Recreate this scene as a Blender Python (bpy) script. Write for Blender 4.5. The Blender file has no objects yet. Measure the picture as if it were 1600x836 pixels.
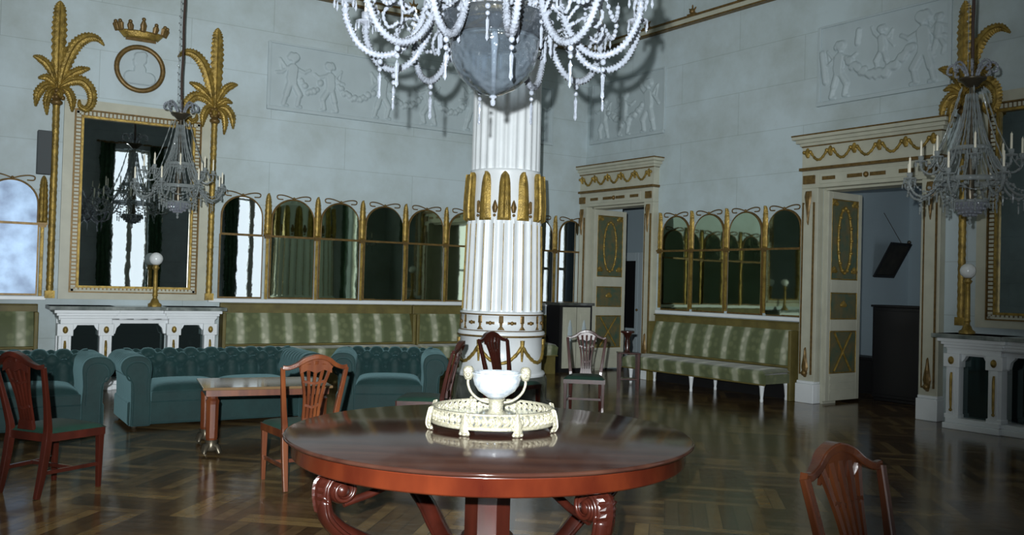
import bpy, math, random
from mathutils import Vector, Matrix
random.seed(7)
PI=math.pi
col=bpy.context.scene.collection
sc=bpy.context.scene
# ------------------------------------------------------------------ camera, light, exposure
F=1400.0; ROLL=math.radians(1.57); PITCH=math.atan(26.4/1400); EYE=1.55
cd=bpy.data.cameras.new('camera'); cam=bpy.data.objects.new('camera',cd); col.objects.link(cam)
cd.sensor_width=36; cd.lens=36*F/1600; cd.clip_end=200
_f=Vector((0,math.cos(PITCH),math.sin(PITCH))); _u=Vector((0,-math.sin(PITCH),math.cos(PITCH))); _r=Vector((1,0,0))
_cx=_r*math.cos(ROLL)+_u*math.sin(ROLL); _cy=-_r*math.sin(ROLL)+_u*math.cos(ROLL)
m=Matrix((_cx,_cy,-_f)).transposed().to_4x4(); m.translation=(0,0,EYE); YAW=Matrix.Rotation(math.radians(-32.457),4,'Z')   # the room is laid out facing the camera, then turned square to the axes
cam.matrix_world=YAW@m
sc.camera=cam
w=bpy.data.worlds.new('world'); sc.world=w; w.use_nodes=True
w.node_tree.nodes['Background'].inputs[0].default_value=(.55,.65,.8,1); w.node_tree.nodes['Background'].inputs[1].default_value=.25
sc.view_settings.view_transform='Standard'; sc.view_settings.look='None'; sc.view_settings.gamma=1
sc.view_settings.use_curve_mapping=False; sc.view_settings.exposure=0.0
FLASH=4950; WINDOW_E=1.5
ld=bpy.data.lights.new('camera_flash','SPOT'); ld.energy=FLASH; ld.spot_size=math.radians(82); ld.spot_blend=1
ld.shadow_soft_size=.022; ld.color=(.93,.98,1.0)
lo=bpy.data.objects.new('camera_flash',ld); col.objects.link(lo)
lo.matrix_world=YAW@Matrix.Translation((-.14,-.02,EYE+.16))@Vector((-.11,1,.17)).to_track_quat('-Z','Y').to_matrix().to_4x4()

# ------------------------------------------------------------------ geometry helpers
def ray(px,py):
    dx,dy=px-800,py-418
    xc=dx*math.cos(ROLL)+dy*math.sin(ROLL); yc=-dx*math.sin(ROLL)+dy*math.cos(ROLL)
    return Vector((xc, F*math.cos(PITCH)+yc*math.sin(PITCH), F*math.sin(PITCH)-yc*math.cos(PITCH)))
CX,CY=1.3437,16.7814                                   # the corner between the two walls
LD=Vector((-.84379,-.53667,0)); LN=Vector((.53667,-.84379,0))   # long wall: direction from corner, normal into room
RD=Vector((.58448,-.81141,0)); RN=Vector((-.81141,-.58448,0))   # door wall
C0=Vector((CX,CY,0))
WALLS={'L':(LD,LN),'R':(RD,RN)}
def wp(wall,s,off=0,z=0):
    D,N=WALLS[wall]; return C0+D*s+N*off+Vector((0,0,z))
def wrot(wall):                                          # local x = toward viewer's left, local y = out of the wall
    N=WALLS[wall][1]; return math.atan2(-N.x,N.y)
def tag(o,label=None,cat=None,group=None,kind=None):
    if label: o['label']=label
    if cat: o['category']=cat
    if group: o['group']=group
    if kind: o['kind']=kind
    return o
def empty(name,loc,rz=0,label=None,cat=None,group=None,kind=None):
    o=bpy.data.objects.new(name,None); col.objects.link(o); o.location=loc; o.rotation_euler=(0,0,rz)
    o.empty_display_size=.1
    return tag(o,label,cat,group,kind)
def copy_tree(o,parent=None):
    c=o.copy(); col.objects.link(c)
    if parent: c.parent=parent
    for ch in KIDS.get(o.name,[]):
        copy_tree(ch,c)
    return c
KIDS={}
class MB:
    def __init__(s): s.v=[]; s.f=[]; s.sm=[]
    def add(s,vs,fs,smooth=False,M=None):
        b=len(s.v)
        s.v+= [tuple(M@Vector(p)) if M else tuple(p) for p in vs]
        s.f+= [tuple(b+i for i in f) for f in fs]; s.sm+=[smooth]*len(fs)
        return s
    def box(s,x0,x1,y0,y1,z0,z1,M=None):
        vs=[(x,y,z) for x in (x0,x1) for y in (y0,y1) for z in (z0,z1)]
        return s.add(vs,[(0,1,3,2),(4,6,7,5),(0,4,5,1),(2,3,7,6),(0,2,6,4),(1,5,7,3)],M=M)
    def lathe(s,prof,c=(0,0,0),n=24,M=None,smooth=True,a0=0,cap=True):
        vs=[];fs=[]
        for r,z in prof:
            for k in range(n):
                a=2*PI*k/n+a0; vs.append((c[0]+r*math.cos(a),c[1]+r*math.sin(a),c[2]+z))
        for i in range(len(prof)-1):
            for k in range(n):
                fs.append((i*n+k,i*n+(k+1)%n,(i+1)*n+(k+1)%n,(i+1)*n+k))
        s.add(vs,fs,smooth,M)
        b=len(vs)-n
        if not cap or prof[0]==prof[-1]: return s
        if prof[0][0]>1e-4: s.add(vs[:n],[tuple(range(n))[::-1]],False,M)
        if prof[-1][0]>1e-4: s.add(vs[b:],[tuple(range(n))],False,M)
        return s
    def sweep(s,pts,size,n=8,rect=False,up=(0,0,1),M=None,closed=False):
        # size: number, list of numbers, or list of (w,h); w lies across 'up', h along it
        P=[Vector(p) for p in pts]; N=len(P)
        if not isinstance(size,(list,)): size=[size]*N
        size=[q if isinstance(q,tuple) else (q,q) for q in size]
        up=Vector(up); prev=None; vs=[]; fs=[]
        if rect: sec=[(-1,-1),(1,-1),(1,1),(-1,1)]
        else: sec=[(math.cos(2*PI*k/n),math.sin(2*PI*k/n)) for k in range(n)]
        m_=len(sec)
        for i in range(N):
            if closed: t=P[(i+1)%N]-P[i-1]
            else: t=P[min(i+1,N-1)]-P[max(i-1,0)]
            if t.length<1e-9: t=Vector((0,0,1))
            t.normalize()
            sd=t.cross(up)
            if sd.length<.15:
                sd=prev.copy() if prev else t.cross(Vector((0,1,0)) if abs(t.y)<.9 else Vector((1,0,0)))
                sd=sd-t*sd.dot(t)
            sd.normalize()
            if prev and sd.dot(prev)<0: sd=-sd
            prev=sd; u=sd.cross(t)
            for a,b in sec: vs.append(tuple(P[i]+sd*a*size[i][0]+u*b*size[i][1]))
        last=N if closed else N-1
        for i in range(last):
            j=(i+1)%N
            for k in range(m_):
                fs.append((i*m_+k,i*m_+(k+1)%m_,j*m_+(k+1)%m_,j*m_+k))
        s.add(vs,fs,not rect,M)
        if not closed:
            s.add(vs[:m_],[tuple(range(m_))[::-1]],False,M); s.add(vs[-m_:],[tuple(range(m_))],False,M)
        return s
    def grid(s,fn,nu,nv,smooth=True,M=None,closeu=False,closev=False):
        vs=[fn(i/nu,j/nv) for i in range(nu+1) for j in range(nv+1)]
        fs=[(i*(nv+1)+j,(i+1)*(nv+1)+j,(i+1)*(nv+1)+j+1,i*(nv+1)+j+1) for i in range(nu) for j in range(nv)]
        return s.add(vs,fs,smooth,M)
    def prism(s,poly,y0,y1,M=None):                      # polygon in x,z pushed along y
        n=len(poly); vs=[(x,y0,z) for x,z in poly]+[(x,y1,z) for x,z in poly]
        fs=[tuple(range(n))[::-1],tuple(range(n,2*n))]+[(k,(k+1)%n,n+(k+1)%n,n+k) for k in range(n)]
        return s.add(vs,fs,False,M)
    def ball(s,c,r,n=8,sz=1,M=None):
        return s.lathe([(r*math.sin(PI*k/n),-r*sz*math.cos(PI*k/n)) for k in range(n+1)],c,max(6,n+2),M=M)
    def leaf(s,pts,widths,nrm=(0,1,0),th=.02,serr=0,M=None,dense=5):
        P=[]; W=[]
        pp=[Vector(p) for p in pts]
        for i in range(len(pp)-1):
            p0=pp[max(i-1,0)];p1=pp[i];p2=pp[i+1];p3=pp[min(i+2,len(pp)-1)]
            for k in range(dense):
                t=k/dense
                P.append(.5*((2*p1)+(p2-p0)*t+(2*p0-5*p1+4*p2-p3)*t*t+(3*p1-p0-3*p2+p3)*t**3)); W.append(widths[i]*(1-t)+widths[i+1]*t)
        P.append(pp[-1]); W.append(widths[-1]); nv=Vector(nrm); vs=[];fs=[]; N=len(P)
        for i in range(N):
            t=(P[min(i+1,N-1)]-P[max(i-1,0)]).normalized(); sd=t.cross(nv).normalized()
            w_=W[i]*(1-serr*(i%2)); e=1 if 0<i<N-1 else .3
            for a,h in ((-1,0),(-.55,.55),(-.12,.75),(0,1.15),(.12,.75),(.55,.55),(1,0),(.6,-.3),(-.6,-.3)):
                vs.append(tuple(P[i]+sd*w_*a+nv*th*h*e))
        for i in range(N-1):
            for k in range(9): fs.append((i*9+k,i*9+(k+1)%9,(i+1)*9+(k+1)%9,(i+1)*9+k))
        s.add(vs,fs,False,M); s.add(vs[:9],[tuple(range(9))[::-1]],False,M); s.add(vs[-9:],[tuple(range(9))],False,M)
        return s
    def build(s,name,mat,parent=None,label=None,cat=None,group=None,kind=None,bevel=0,loc=None,rz=0):
        me=bpy.data.meshes.new(name); me.from_pydata(s.v,[],s.f); me.validate()
        if len(me.polygons)==len(s.sm): me.polygons.foreach_set('use_smooth',s.sm)
        me.materials.append(mat); me.update()
        o=bpy.data.objects.new(name,me); col.objects.link(o)
        import bmesh
        bm=bmesh.new(); bm.from_mesh(me); bmesh.ops.recalc_face_normals(bm,faces=bm.faces); bm.to_mesh(me); bm.free()
        if parent:
            o.parent=parent; KIDS.setdefault(parent.name,[]).append(o)
        if loc is not None: o.location=loc; o.rotation_euler=(0,0,rz)
        if bevel:
            b=o.modifiers.new('bevel','BEVEL'); b.width=bevel; b.segments=2; b.limit_method='ANGLE'; b.angle_limit=math.radians(50)
        return tag(o,label,cat,group,kind)
def T(x=0,y=0,z=0,rx=0,ry=0,rz=0,s=1):
    return Matrix.Translation((x,y,z))@Matrix.Rotation(rz,4,'Z')@Matrix.Rotation(ry,4,'Y')@Matrix.Rotation(rx,4,'X')@Matrix.Scale(s,4)
def curve(pts,n=6):
    pp=[Vector(p) for p in pts]; P=[]
    for i in range(len(pp)-1):
        p0=pp[max(i-1,0)];p1=pp[i];p2=pp[i+1];p3=pp[min(i+2,len(pp)-1)]
        for k in range(n):
            t=k/n; P.append(.5*((2*p1)+(p2-p0)*t+(2*p0-5*p1+4*p2-p3)*t*t+(3*p1-p0-3*p2+p3)*t**3))
    P.append(pp[-1]); return P
def lerps(a,n):                                          # spread a short list of sizes over n points
    out=[]
    for i in range(n):
        t=i/(n-1)*(len(a)-1); k=min(int(t),len(a)-2); u=t-k
        p,q=a[k],a[k+1]
        out.append(tuple(x*(1-u)+y*u for x,y in zip(p,q)) if isinstance(p,tuple) else p*(1-u)+q*u)
    return out

# ------------------------------------------------------------------ materials
def mat(name,c,rough=.5,metal=0,spec=.5,coat=0,sheen=0,trans=0,var=0,vscale=8,bump=0,bscale=60,stretch=(1,1,1),c2=None,em=0,ior=1.5):
    m=bpy.data.materials.new(name); m.use_nodes=True; nt=m.node_tree; b=nt.nodes['Principled BSDF']
    b.inputs['Base Color'].default_value=(*c,1); b.inputs['Roughness'].default_value=rough; b.inputs['Metallic'].default_value=metal
    b.inputs['Specular IOR Level'].default_value=spec; b.inputs['Coat Weight'].default_value=coat; b.inputs['Coat Roughness'].default_value=.08
    b.inputs['Sheen Weight'].default_value=sheen; b.inputs['Transmission Weight'].default_value=trans; b.inputs['IOR'].default_value=ior
    if em: b.inputs['Emission Color'].default_value=(*c,1); b.inputs['Emission Strength'].default_value=em
    if var or c2 or bump:
        tc=nt.nodes.new('ShaderNodeTexCoord'); mp=nt.nodes.new('ShaderNodeMapping'); mp.inputs['Scale'].default_value=stretch
        nt.links.new(tc.outputs['Object'],mp.inputs[0])
    if var or c2:
        n=nt.nodes.new('ShaderNodeTexNoise'); n.inputs['Scale'].default_value=vscale; n.inputs['Detail'].default_value=5
        nt.links.new(mp.outputs[0],n.inputs['Vector'])
        r=nt.nodes.new('ShaderNodeValToRGB'); r.color_ramp.elements[0].position=.3; r.color_ramp.elements[1].position=.72
        k=c2 or tuple(x*(1-var) for x in c)
        r.color_ramp.elements[0].color=(*k,1); r.color_ramp.elements[1].color=(*c,1)
        nt.links.new(n.outputs['Fac'],r.inputs[0]); nt.links.new(r.outputs[0],b.inputs['Base Color'])
    if bump:
        n2=nt.nodes.new('ShaderNodeTexNoise'); n2.inputs['Scale'].default_value=bscale; n2.inputs['Detail'].default_value=4
        nt.links.new(mp.outputs[0],n2.inputs['Vector'])
        bp=nt.nodes.new('ShaderNodeBump'); bp.inputs['Strength'].default_value=bump; bp.inputs['Distance'].default_value=.02
        nt.links.new(n2.outputs['Fac'],bp.inputs['Height']); nt.links.new(bp.outputs[0],b.inputs['Normal'])
    return m
M={}
M['gold']=mat('old_gilding',(.46,.31,.07),.38,.5,var=.6,vscale=14,bump=.35,bscale=70)
M['gold_dark']=mat('dull_gilding',(.22,.135,.04),.45,.4,var=.5,vscale=20)
M['cream']=mat('cream_paint',(.50,.50,.40),.45,var=.15,vscale=5)
M['white']=mat('white_paint',(.78,.82,.84),.35,var=.08,vscale=4)
M['marble']=mat('grey_marble',(.30,.33,.31),.18,c2=(.10,.12,.11),vscale=7,coat=.3)
M['plinth']=mat('dark_marble',(.10,.11,.10),.2,c2=(.03,.035,.03),vscale=6,coat=.4)
M['mahogany']=mat('mahogany',(.060,.011,.006),.28,c2=(.022,.005,.003),vscale=9,stretch=(1,1,.18),coat=.3)
M['mahogany2']=mat('worn_mahogany',(.15,.045,.014),.3,c2=(.06,.014,.006),vscale=12,stretch=(1,1,.15),coat=.4)
M['tabletop']=mat('polished_mahogany_top',(.065,.028,.018),.12,c2=(.035,.013,.009),vscale=3,stretch=(.5,4,1),spec=.3)
M['mahogany3']=mat('brown_mahogany',(.10,.030,.010),.27,c2=(.035,.009,.004),vscale=9,stretch=(1,1,.15),coat=.3)
M['apron']=mat('flame_mahogany',(.13,.024,.008),.25,c2=(.055,.008,.004),vscale=5,stretch=(1,1,.4),coat=.5)
M['velvet']=mat('teal_velvet',(.006,.030,.029),.7,sheen=.28,var=.35,vscale=5,bump=.15,bscale=25,spec=.3)
M['velvet'].node_tree.nodes['Principled BSDF'].inputs['Sheen Tint'].default_value=(.45,.8,.85,1)
M['seatgreen']=mat('dark_green_leather',(.012,.045,.03),.5,var=.3,spec=.4)
M['olive']=mat('olive_velvet_board',(.16,.13,.035),.6,var=.4,vscale=6)
M['cast']=mat('dark_brass',(.10,.085,.06),.35,.7)
M['cord']=mat('dark_cord',(.035,.018,.012),.6)
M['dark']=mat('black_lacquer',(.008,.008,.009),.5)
M['greybox']=mat('grey_cloth',(.07,.08,.085),.8)
M['candle']=mat('candle_wax',(.80,.76,.62),.5)
M['silver']=mat('silver_gilt',(.50,.47,.35),.28,.35,bump=.5,bscale=90,var=.3,vscale=40)
M['opal']=mat('opal_glass',(.75,.78,.78),.2)
M['curtain']=mat('green_curtain',(.06,.14,.07),.85,var=.3)
def mirror_mat(name,c,rough):
    m=mat(name,c,rough,1,bump=.02,bscale=2.5); return m
M['mirror']=mirror_mat('large_mirror_glass',(.55,.60,.60),.015)
M['mirror_old']=mat('foxed_mirror_glass',(.20,.27,.36),.40,1,c2=(.08,.10,.14),vscale=3)
M['mirror_green']=mirror_mat('greenish_old_mirror',(.42,.50,.36),.03)
M['glassdark']=mat('dark_console_glass',(.07,.10,.10),.04,.8)
def crystal(name,cw,tr,bump=0,bs=7):
    m=bpy.data.materials.new(name); m.use_nodes=True; nt=m.node_tree; b=nt.nodes['Principled BSDF']; out=nt.nodes['Material Output']
    b.inputs['Base Color'].default_value=(*cw,1); b.inputs['Roughness'].default_value=.07; b.inputs['Specular IOR Level'].default_value=1
    b.inputs['Coat Weight'].default_value=1; b.inputs['Coat Roughness'].default_value=.03; b.inputs['Coat IOR'].default_value=1.7
    t=nt.nodes.new('ShaderNodeBsdfTransparent'); t.inputs[0].default_value=(.90,.93,.95,1)
    mx=nt.nodes.new('ShaderNodeMixShader'); lw=nt.nodes.new('ShaderNodeLayerWeight'); lw.inputs[0].default_value=.35
    mr=nt.nodes.new('ShaderNodeMapRange'); mr.inputs[3].default_value=1-tr; mr.inputs[4].default_value=1
    if bump:
        tc=nt.nodes.new('ShaderNodeTexCoord'); nz=nt.nodes.new('ShaderNodeTexNoise'); nz.inputs['Scale'].default_value=bs; nt.links.new(tc.outputs['Object'],nz.inputs['Vector'])
        bp=nt.nodes.new('ShaderNodeBump'); bp.inputs['Strength'].default_value=bump; bp.inputs['Distance'].default_value=.05
        nt.links.new(nz.outputs['Fac'],bp.inputs['Height']); nt.links.new(bp.outputs[0],b.inputs['Normal']); nt.links.new(bp.outputs[0],b.inputs['Coat Normal'])
    nt.links.new(lw.outputs['Facing'],mr.inputs[0]); nt.links.new(mr.outputs[0],mx.inputs[0])
    nt.links.new(t.outputs[0],mx.inputs[1]); nt.links.new(b.outputs[0],mx.inputs[2]); nt.links.new(mx.outputs[0],out.inputs[0])
    return m
M['crystal']=crystal('cut_crystal',(.23,.25,.29),.25,.25,60)
M['collarglass']=crystal('smoky_collar_glass',(.035,.042,.05),.50,.8)
M['bowlglass']=crystal('smoky_blown_glass',(.10,.12,.14),.86,1.4)
M['crystal_dim']=crystal('old_crystal',(.26,.29,.29),.35)
def wall_mat():
    m=bpy.data.materials.new('pale_blue_painted_wall'); m.use_nodes=True; nt=m.node_tree; b=nt.nodes['Principled BSDF']
    b.inputs['Roughness'].default_value=.6; b.inputs['Specular IOR Level'].default_value=.3
    tc=nt.nodes.new('ShaderNodeTexCoord'); sx=nt.nodes.new('ShaderNodeSeparateXYZ'); cb=nt.nodes.new('ShaderNodeCombineXYZ')
    nt.links.new(tc.outputs['Object'],sx.inputs[0]); nt.links.new(sx.outputs[0],cb.inputs[0]); nt.links.new(sx.outputs[2],cb.inputs[1])
    br=nt.nodes.new('ShaderNodeTexBrick'); br.inputs['Scale'].default_value=1; br.inputs['Brick Width'].default_value=2.4; br.inputs['Row Height'].default_value=.66
    br.inputs['Mortar Size'].default_value=.006; br.inputs['Mortar Smooth'].default_value=.6
    br.inputs['Color1'].default_value=(1,1,1,1); br.inputs['Color2'].default_value=(.96,.97,.96,1); br.inputs['Mortar'].default_value=(.74,.75,.73,1)
    nt.links.new(cb.outputs[0],br.inputs['Vector'])
    n=nt.nodes.new('ShaderNodeTexNoise'); n.inputs['Scale'].default_value=.8; n.inputs['Detail'].default_value=6; n.inputs['Roughness'].default_value=.65
    nt.links.new(tc.outputs['Object'],n.inputs['Vector'])
    r=nt.nodes.new('ShaderNodeValToRGB'); r.color_ramp.elements[0].position=.33; r.color_ramp.elements[0].color=(.395,.45,.445,1)
    r.color_ramp.elements[1].position=.6; r.color_ramp.elements[1].color=(.51,.60,.635,1)
    nt.links.new(n.outputs['Fac'],r.inputs[0])
    mx=nt.nodes.new('ShaderNodeMix'); mx.data_type='RGBA'; mx.blend_type='MULTIPLY'; mx.inputs[0].default_value=1
    nt.links.new(r.outputs[0],mx.inputs[6]); nt.links.new(br.outputs['Color'],mx.inputs[7]); nt.links.new(mx.outputs[2],b.inputs['Base Color'])
    return m
M['wall']=wall_mat()
M['relief']=mat('plaster_relief',(.45,.53,.555),.6,var=.1,vscale=3)
M['ceil']=mat('ceiling_paint',(.50,.50,.44),.7)
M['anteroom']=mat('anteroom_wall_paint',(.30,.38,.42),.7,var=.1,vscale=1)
def floor_mat():
    m=bpy.data.materials.new('dark_parquet'); m.use_nodes=True; nt=m.node_tree; b=nt.nodes['Principled BSDF']; L=nt.links.new
    def math_(op,a,b_=None,c=None):
        n=nt.nodes.new('ShaderNodeMath'); n.operation=op
        for i,x in enumerate((a,b_,c)):
            if x is None: continue
            if isinstance(x,(int,float)): n.inputs[i].default_value=x
            else: L(x,n.inputs[i])
        return n.outputs[0]
    tc=nt.nodes.new('ShaderNodeTexCoord'); mp=nt.nodes.new('ShaderNodeMapping'); mp.inputs['Rotation'].default_value=(0,0,math.radians(10)); mp.inputs['Scale'].default_value=(1.5,1.5,1.5)
    L(tc.outputs['Object'],mp.inputs[0]); sx=nt.nodes.new('ShaderNodeSeparateXYZ'); L(mp.outputs[0],sx.inputs[0])
    x,y=sx.outputs[0],sx.outputs[1]
    cx=math_('FLOOR',x); cy=math_('FLOOR',y); par=math_('FLOORED_MODULO',math_('ADD',cx,cy),2)
    fx=math_('FRACT',x); fy=math_('FRACT',y)
    a=math_('ADD',math_('MULTIPLY',fx,par),math_('MULTIPLY',fy,math_('SUBTRACT',1,par)))
    a6=math_('MULTIPLY',a,7); st=math_('FLOOR',a6); sf=math_('FRACT',a6)
    cb=nt.nodes.new('ShaderNodeCombineXYZ'); L(cx,cb.inputs[0]); L(cy,cb.inputs[1]); L(st,cb.inputs[2])
    wn=nt.nodes.new('ShaderNodeTexWhiteNoise'); wn.noise_dimensions='3D'; L(cb.outputs[0],wn.inputs['Vector'])
    gr=nt.nodes.new('ShaderNodeTexNoise'); gr.inputs['Scale'].default_value=6; gr.inputs['Detail'].default_value=6; L(mp.outputs[0],gr.inputs['Vector'])
    v=math_('ADD',math_('MULTIPLY',wn.outputs['Value'],.6),math_('MULTIPLY',gr.outputs['Fac'],.5))
    r=nt.nodes.new('ShaderNodeValToRGB'); e=r.color_ramp.elements
    e[0].position=.1; e[0].color=(.035,.019,.009,1); e[1].position=1; e[1].color=(.26,.17,.065,1)
    q=e.new(.55); q.color=(.10,.058,.024,1)
    L(v,r.inputs[0])
    seam=math_('GREATER_THAN',sf,.07); sv=math_('ADD',math_('MULTIPLY',seam,.65),.35)
    mx=nt.nodes.new('ShaderNodeMix'); mx.data_type='RGBA'; mx.blend_type='MULTIPLY'; mx.inputs[0].default_value=1
    L(r.outputs[0],mx.inputs[6]); L(sv,mx.inputs[7]); L(mx.outputs[2],b.inputs['Base Color'])
    b.inputs['Roughness'].default_value=.16; b.inputs['Specular IOR Level'].default_value=.38
    bp=nt.nodes.new('ShaderNodeBump'); bp.inputs['Strength'].default_value=.12; bp.inputs['Distance'].default_value=.01
    n3=nt.nodes.new('ShaderNodeTexNoise'); n3.inputs['Scale'].default_value=9; L(tc.outputs['Object'],n3.inputs['Vector'])
    L(n3.outputs['Fac'],bp.inputs['Height']); L(bp.outputs[0],b.inputs['Normal'])
    return m
M['floor']=floor_mat()
def stripe_mat():
    m=bpy.data.materials.new('striped_damask'); m.use_nodes=True; nt=m.node_tree; b=nt.nodes['Principled BSDF']; L=nt.links.new
    tc=nt.nodes.new('ShaderNodeTexCoord'); wv=nt.nodes.new('ShaderNodeTexWave'); wv.wave_type='BANDS'; wv.bands_direction='X'; wv.inputs['Scale'].default_value=.86
    wv.inputs['Distortion'].default_value=0
    L(tc.outputs['Object'],wv.inputs['Vector'])
    vo=nt.nodes.new('ShaderNodeTexVoronoi'); vo.inputs['Scale'].default_value=9; vo.feature='F1'; L(tc.outputs['Object'],vo.inputs['Vector'])
    r=nt.nodes.new('ShaderNodeValToRGB'); e=r.color_ramp.elements
    e[0].position=.35; e[0].color=(.13,.15,.07,1); e[1].position=.93; e[1].color=(.46,.46,.37,1)
    q=e.new(.7); q.color=(.19,.22,.12,1)
    L(wv.outputs['Color'],r.inputs[0])
    r2=nt.nodes.new('ShaderNodeValToRGB'); r2.color_ramp.elements[0].position=.25; r2.color_ramp.elements[0].color=(1.0,1.0,.92,1)
    r2.color_ramp.elements[1].position=.5; r2.color_ramp.elements[1].color=(.62,.66,.55,1); L(vo.outputs['Distance'],r2.inputs[0])
    mx=nt.nodes.new('ShaderNodeMix'); mx.data_type='RGBA'; mx.blend_type='MULTIPLY'; mx.inputs[0].default_value=.9
    L(r.outputs[0],mx.inputs[6]); L(r2.outputs[0],mx.inputs[7]); L(mx.outputs[2],b.inputs['Base Color'])
    b.inputs['Roughness'].default_value=.65; b.inputs['Sheen Weight'].default_value=.3
    return m
M['stripe']=stripe_mat()
M['daylight']=mat('window_daylight',(.86,.92,1.0),.5,em=WINDOW_E)

# ------------------------------------------------------------------ room shell
RW,RL,HT=15.76,16.5,7.2       # long-wall length, door-wall length, height
corners=[C0, C0+RD*RL, C0+RD*RL+LD*RW, C0+LD*RW]
fl=MB(); fl.add([(-22,-8,-.2),(20,-8,-.2),(20,30,-.2),(-22,30,-.2),(-22,-8,0),(20,-8,0),(20,30,0),(-22,30,0)],[(3,2,1,0),(4,5,6,7),(0,1,5,4),(1,2,6,5),(2,3,7,6),(3,0,4,7)])
fl.build('floor',M['floor'],kind='structure')
ce=MB(); ce.add([(-22,-8,HT),(20,-8,HT),(20,30,HT),(-22,30,HT),(-22,-8,HT+.2),(20,-8,HT+.2),(20,30,HT+.2),(-22,30,HT+.2)],[(3,2,1,0),(4,5,6,7),(0,1,5,4),(1,2,6,5),(2,3,7,6),(3,0,4,7)])
ce.build('ceiling',M['ceil'],kind='structure')
# long wall (left in the picture): local x=+s, y=out
mb=MB(); mb.box(-.9,RW+.3,-.3,0,0,HT); mb.build('wall_left',M['wall'],kind='structure',loc=C0,rz=wrot('L'))
# door wall: local x=-s
FD=(.20,1.70); ND=(5.16,6.68); OPZ=3.05; TH=.30
WR=(12.55,13.65)               # a window of the door wall, beyond the picture's right edge
mb=MB()
def seg(a,b,z0,z1): mb.box(-b,-a,-TH,0,z0,z1)
seg(-5.2,FD[0],0,HT); seg(FD[0],FD[1],OPZ,HT); seg(FD[1],ND[0],0,HT); seg(ND[0],ND[1],OPZ,HT); seg(ND[1],WR[0],0,HT)
seg(WR[0],WR[1],0,.45); seg(WR[0],WR[1],5.3,HT); seg(WR[1],RL+.3,0,HT)
mb.build('wall_right',M['wall'],kind='structure',loc=C0,rz=wrot('R'))
# far side walls, seen in the mirrors
BW=[2.38,6.20,9.05,12.2,15.2]
P2=C0+RD*RL
mb=MB(); xs=0.
prev=-.3
for c in BW:
    mb.box(-(c-.53),-prev,-.3,0,0,HT); mb.box(-(c+.53),-(c-.53),-.3,0,0,.45); mb.box(-(c+.53),-(c-.53),-.3,0,5.4,HT); prev=c+.53
mb.box(-(RW+2.2),-prev,-.3,0,0,HT)
rzb=wrot('L')+PI
mb.build('wall_back',M['wall'],kind='structure',loc=P2,rz=rzb)
P3=C0+LD*RW
mb=MB(); mb.box(-.3,RL+.6,-.3,0,0,HT); mb.build('wall_side',M['wall'],kind='structure',loc=P3,rz=wrot('R')+PI)
def window(n,loc,rz,wd=1.06,z0=.45,z1=5.4,dark=True):
    r=empty('window_%d'%n,loc,rz,kind='structure')
    mb=MB(); mb.box(-wd/2,wd/2,-.27,-.25,z0,z1); mb.build('daylight_pane',M['daylight'],r)
    mb=MB()
    mb.box(-wd/2,-wd/2+.06,-.24,-.16,z0,z1); mb.box(wd/2-.06,wd/2,-.24,-.16,z0,z1); mb.box(-.075,.075,-.24,-.16,z0,z1)
    for z in (z0,z1-.06,4.1): mb.box(-wd/2,wd/2,-.24,-.16,z,z+.06)
    mb.build('window_frame',M['cream'],r)
    for sgn in (-1,1):
        def cf(u,v,sgn=sgn):
            x=sgn*(wd/2-.02+u*.42); return (x,.06+.035*math.sin(u*22+v*.6),.06+v*5.5)
        mb=MB(); mb.grid(cf,36,6); o=mb.build('curtain',M['curtain'],r)
        so=o.modifiers.new('t','SOLIDIFY'); so.thickness=.012
    mb=MB(); mb.sweep([(-wd/2-.5,.1,5.58),(wd/2+.5,.1,5.58)],.025); mb.box(-wd/2-.5,-wd/2-.47,0,.1,5.56,5.6); mb.box(wd/2+.47,wd/2+.5,0,.1,5.56,5.6); mb.build('curtain_rod',M['gold_dark'],r)
    return r
for i,c in enumerate(BW): window(i+1,P2+LD*c,rzb)
window(6,C0+RD*((WR[0]+WR[1])/2),wrot('R'),wd=1.1,z1=5.3)
# cornice ledge with gilt bands and small ornaments
def cornice(name,wall,length,sgn):
    r=empty(name,C0,wrot(wall),kind='structure')
    x0,x1=(0,length) if sgn>0 else (-length,0)
    mb=MB(); mb.box(x0,x1,0,.10,5.93,6.00); mb.build('moulding',M['cream'],r)
    mb=MB(); mb.box(x0,x1,0,.125,6.00,6.03); mb.box(x0,x1,0,.105,5.905,5.93); mb.build('gilt_band',M['gold_dark'],r)
    k=0; x=.55
    while x<length-.3:
        if x<9.5:
            X=x*sgn; mb=MB(); mb.box(X-.09,X+.09,.02,.10,6.03,6.06); mb.ball((X,.07,6.10),.05,6)
            for a in (-.9,0,.9): mb.leaf([(X,.06,6.08),(X+.10*math.sin(a),.06,6.08+.13*math.cos(a))],[.03,.008],th=.02)
            mb.build('gilt_ornament',M['gold_dark'],r)
        x+=1.05
cornice('trim_1','L',RW,1); cornice('trim_2','R',RL,-1)
for nm,wall,a,b in (('baseboard_left','L',0,RW),('baseboard_right','R',9.6,12.4)):
    mb=MB(); s_=1 if wall=='L' else -1
    mb.box(min(a*s_,b*s_),max(a*s_,b*s_),0,.025,0,.16); mb.build(nm,M['white'],kind='structure',loc=C0,rz=wrot(wall))
# white rail under the arched mirrors
mb=MB(); mb.box(.02,6.85,0,.06,1.17,1.225); mb.build('trim_3',M['white'],kind='structure',loc=C0,rz=wrot('L'),bevel=.008)
mb=MB(); mb.box(8.96,12.9,0,.06,1.17,1.225); mb.build('trim_4',M['white'],kind='structure',loc=C0,rz=wrot('L'),bevel=.008)
mb=MB(); mb.box(-4.9,-1.95,0,.06,1.13,1.185); mb.build('trim_5',M['white'],kind='structure',loc=C0,rz=wrot('R'),bevel=.008)
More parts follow.
